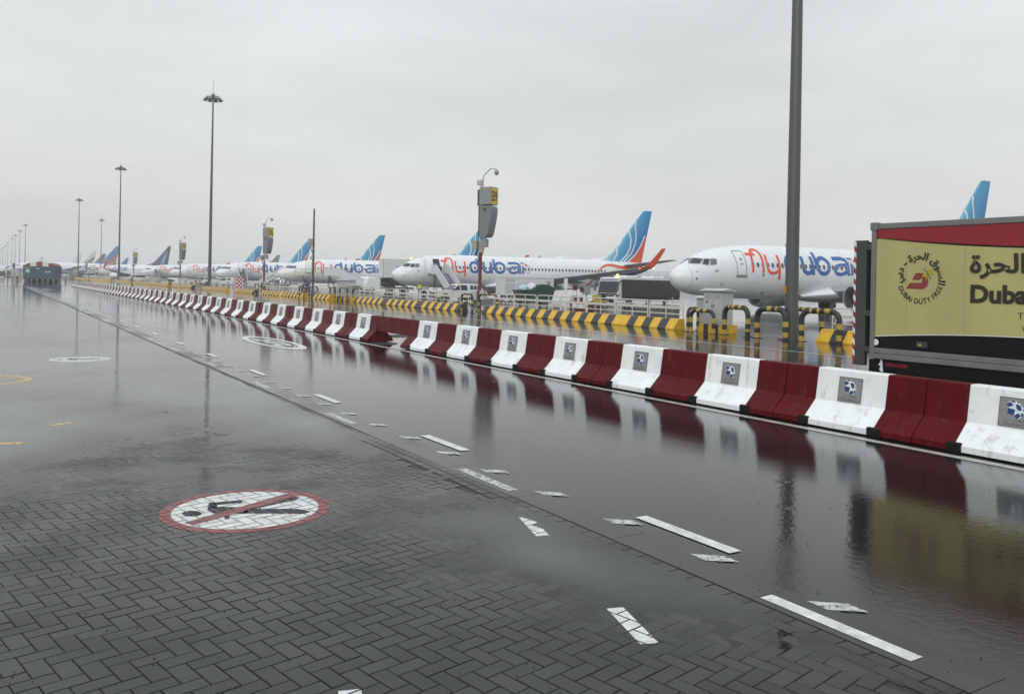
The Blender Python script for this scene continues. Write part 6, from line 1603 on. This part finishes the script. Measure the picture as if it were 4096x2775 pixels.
for (p, q, w) in (((3.6, 212), (5.3, 205), 'on the island before the blue container end'), ((4.6, 219), (5.2, 210), 'along the blue container end'), ((13.4, 212.5), (14.8, 214.5), 'past the blue container front'), ((13.2, 209.5), (14.6, 211), 'nearest the gap past the blue container')):
    hoop(p, q, 1.15, Gc + w, 0.11)
sgn = thing('green_sign', 'green assembly point sign on a thin grey post before the blue container', 'sign', (6.4, 183.3, 0), a0)
MB().tube([(0, 0, 0), (0, 0, 3.1)], 0.05, 8).build('post', m_grey, sgn)
MB().bbox(-0.62, 0.55, -0.09, -0.055, 1.78, 3.1, 0.01).build('panel', M('sign_green', (0.02, 0.17, 0.1), 0.45), sgn)
ic = MB()
for cx, cz, r in ((-0.03, 2.55, 0.1), (-0.2, 2.4, 0.1), (0.14, 2.4, 0.1)):
    ic.face([(cx + r * math.cos(k * PI / 6), -0.095, cz + r * math.sin(k * PI / 6)) for k in range(12)]); ic.face([(cx - 0.13, -0.095, cz - 0.3), (cx + 0.13, -0.095, cz - 0.3), (cx + 0.08, -0.095, cz - 0.1), (cx - 0.08, -0.095, cz - 0.1)])
for sx in (-1, 1):
    for sz in (-1, 1):
        ic.face([(-0.03 + sx * 0.48, -0.095, 2.44 + sz * 0.55), (-0.03 + sx * 0.3, -0.095, 2.44 + sz * 0.36), (-0.03 + sx * 0.36, -0.095, 2.44 + sz * 0.3)])
ic.build('symbol', m_whp, sgn, fix=False)
sg2 = thing('signal_pole', 'dark signal head on a grey pole beside the container end', 'signal', tuple(atZ(55, 205)[:2]) + (0,), a0)
MB().tube([(0, 0, 0), (0, 0, 3.2)], 0.07, 8).build('pole', m_grey, sg2); MB().bbox(-0.22, 0.22, -0.2, 0.1, 2.9, 4.1, 0.03).build('head', m_dark, sg2)
gb = thing('grey_hut', 'pale grey equipment hut behind the signal pole', 'hut', tuple(atZ(58, 290)[:2]) + (0,), a0)
MB().bbox(-1.2, 1.2, 0, 2.2, 0, 2.9, 0.05).build('body', m_lgrey, gb); MB().bbox(-1.3, 1.3, -0.1, 2.3, 2.902, 3.05, 0.03).build('roof', m_grey, gb); MB().box(-0.4, 0.4, -0.015, 0.0, 0.1, 2.1).build('door', m_grey, gb)
lv_ = car('oncoming dark van with headlamps lit far down the road', tuple(atZ(8, 300)[:2]) + (0,), R_(-88), m_dark, 5.2, 2.2, 'service_van', True)
for s in (-1, 1):
    MB().lathe([(0, -2.68), (0.12, -2.66), (0.14, -2.6)], axis='x', n=10, c=(0, s * 0.65, 0.7)).build('lit_headlamp', m_head, lv_)
car('dark car waiting behind the lit van', tuple(atZ(33, 380)[:2]) + (0,), R_(-88), m_dark, 5.5, 2.4, 'service_van', True)
# ---------------------------------------------------------------- distant concourse with crescent panels
bl_ = thing('concourse', 'long grey distant terminal roof with pale crescent panels behind the bus', 'building', tuple(atZ(2620, 470)[:2]) + (0,), math.atan2(RT.y, RT.x))
MB().prism([(0, 0), (0, 5.4), (3, 7.6), (10, 9.3), (22, 9.8), (34, 8.5), (38, 5.4), (38, 0)], -35, 90, axis='x').build('hall', M('hall_grey', (0.36, 0.37, 0.38), 0.5, var=0.06), bl_)
for k in range(24):
    x = -32 + k * 5
    q = [(x, 5.6), (x + 2.2, 6.0), (x + 3.9, 7.2), (x + 4.6, 8.6)]; q2 = [(x + 4.4, 7.0), (x + 3.9, 5.9), (x + 2.4, 5.5)]
    MB().face([(p[0], (p[1] - 5.4) * 1.36 - 0.25, p[1]) for p in q + q2]).build('crescent_panel', M('crescent_grey', (0.2, 0.23, 0.25), 0.4), bl_, fix=False)
# ---------------------------------------------------------------- grit on the paving and rain haze
gr = MB()
for k in range(230):
    px, py = random.uniform(0, 4096), 2775 - 1250 * random.random() ** 1.2
    p = gnd(px, py)
    if p.x > 10.2: continue
    r = random.uniform(0.004, 0.009); h = ph(p.x, p.y) if p.x < 4.4 else 0.003
    gr.raw([(p.x + r * math.cos(a) * random.uniform(.6, 1.3), p.y + r * math.sin(a) * random.uniform(.6, 1.3), max(h, 0)) for a in (0, 1.3, 2.5, 3.8, 5.0)] + [(p.x, p.y, max(h, 0) + r * 0.7)], [(0, 1, 5), (1, 2, 5), (2, 3, 5), (3, 4, 5), (4, 0, 5)])
go = gr.build('gravel', M('dark_grit', (0.012, 0.011, 0.01), 0.6), fix=False)
tag(go, 'scattered dark grit lying on the wet paving', 'gravel', kind='stuff')
hz = MB().box(-B - 50, B + 50, -B - 50, B + 50, -1.2, 36).build('haze', None or M('rain_haze', (0.8, 0.8, 0.8), var=0))
hz['kind'] = 'stuff'; hz['label'] = 'thin grey rain haze over the apron'
hm = bpy.data.materials['rain_haze']; n_ = hm.node_tree; n_.nodes.clear()
pv = n_.nodes.new('ShaderNodeVolumePrincipled'); pv.inputs['Color'].default_value = (0.99, 0.99, 0.99, 1); pv.inputs['Density'].default_value = 0.0006
ou = n_.nodes.new('ShaderNodeOutputMaterial'); n_.links.new(pv.outputs[0], ou.inputs['Volume'])
SC.cycles.volume_bounces = 2
SC.cycles.volume_step_rate = 5
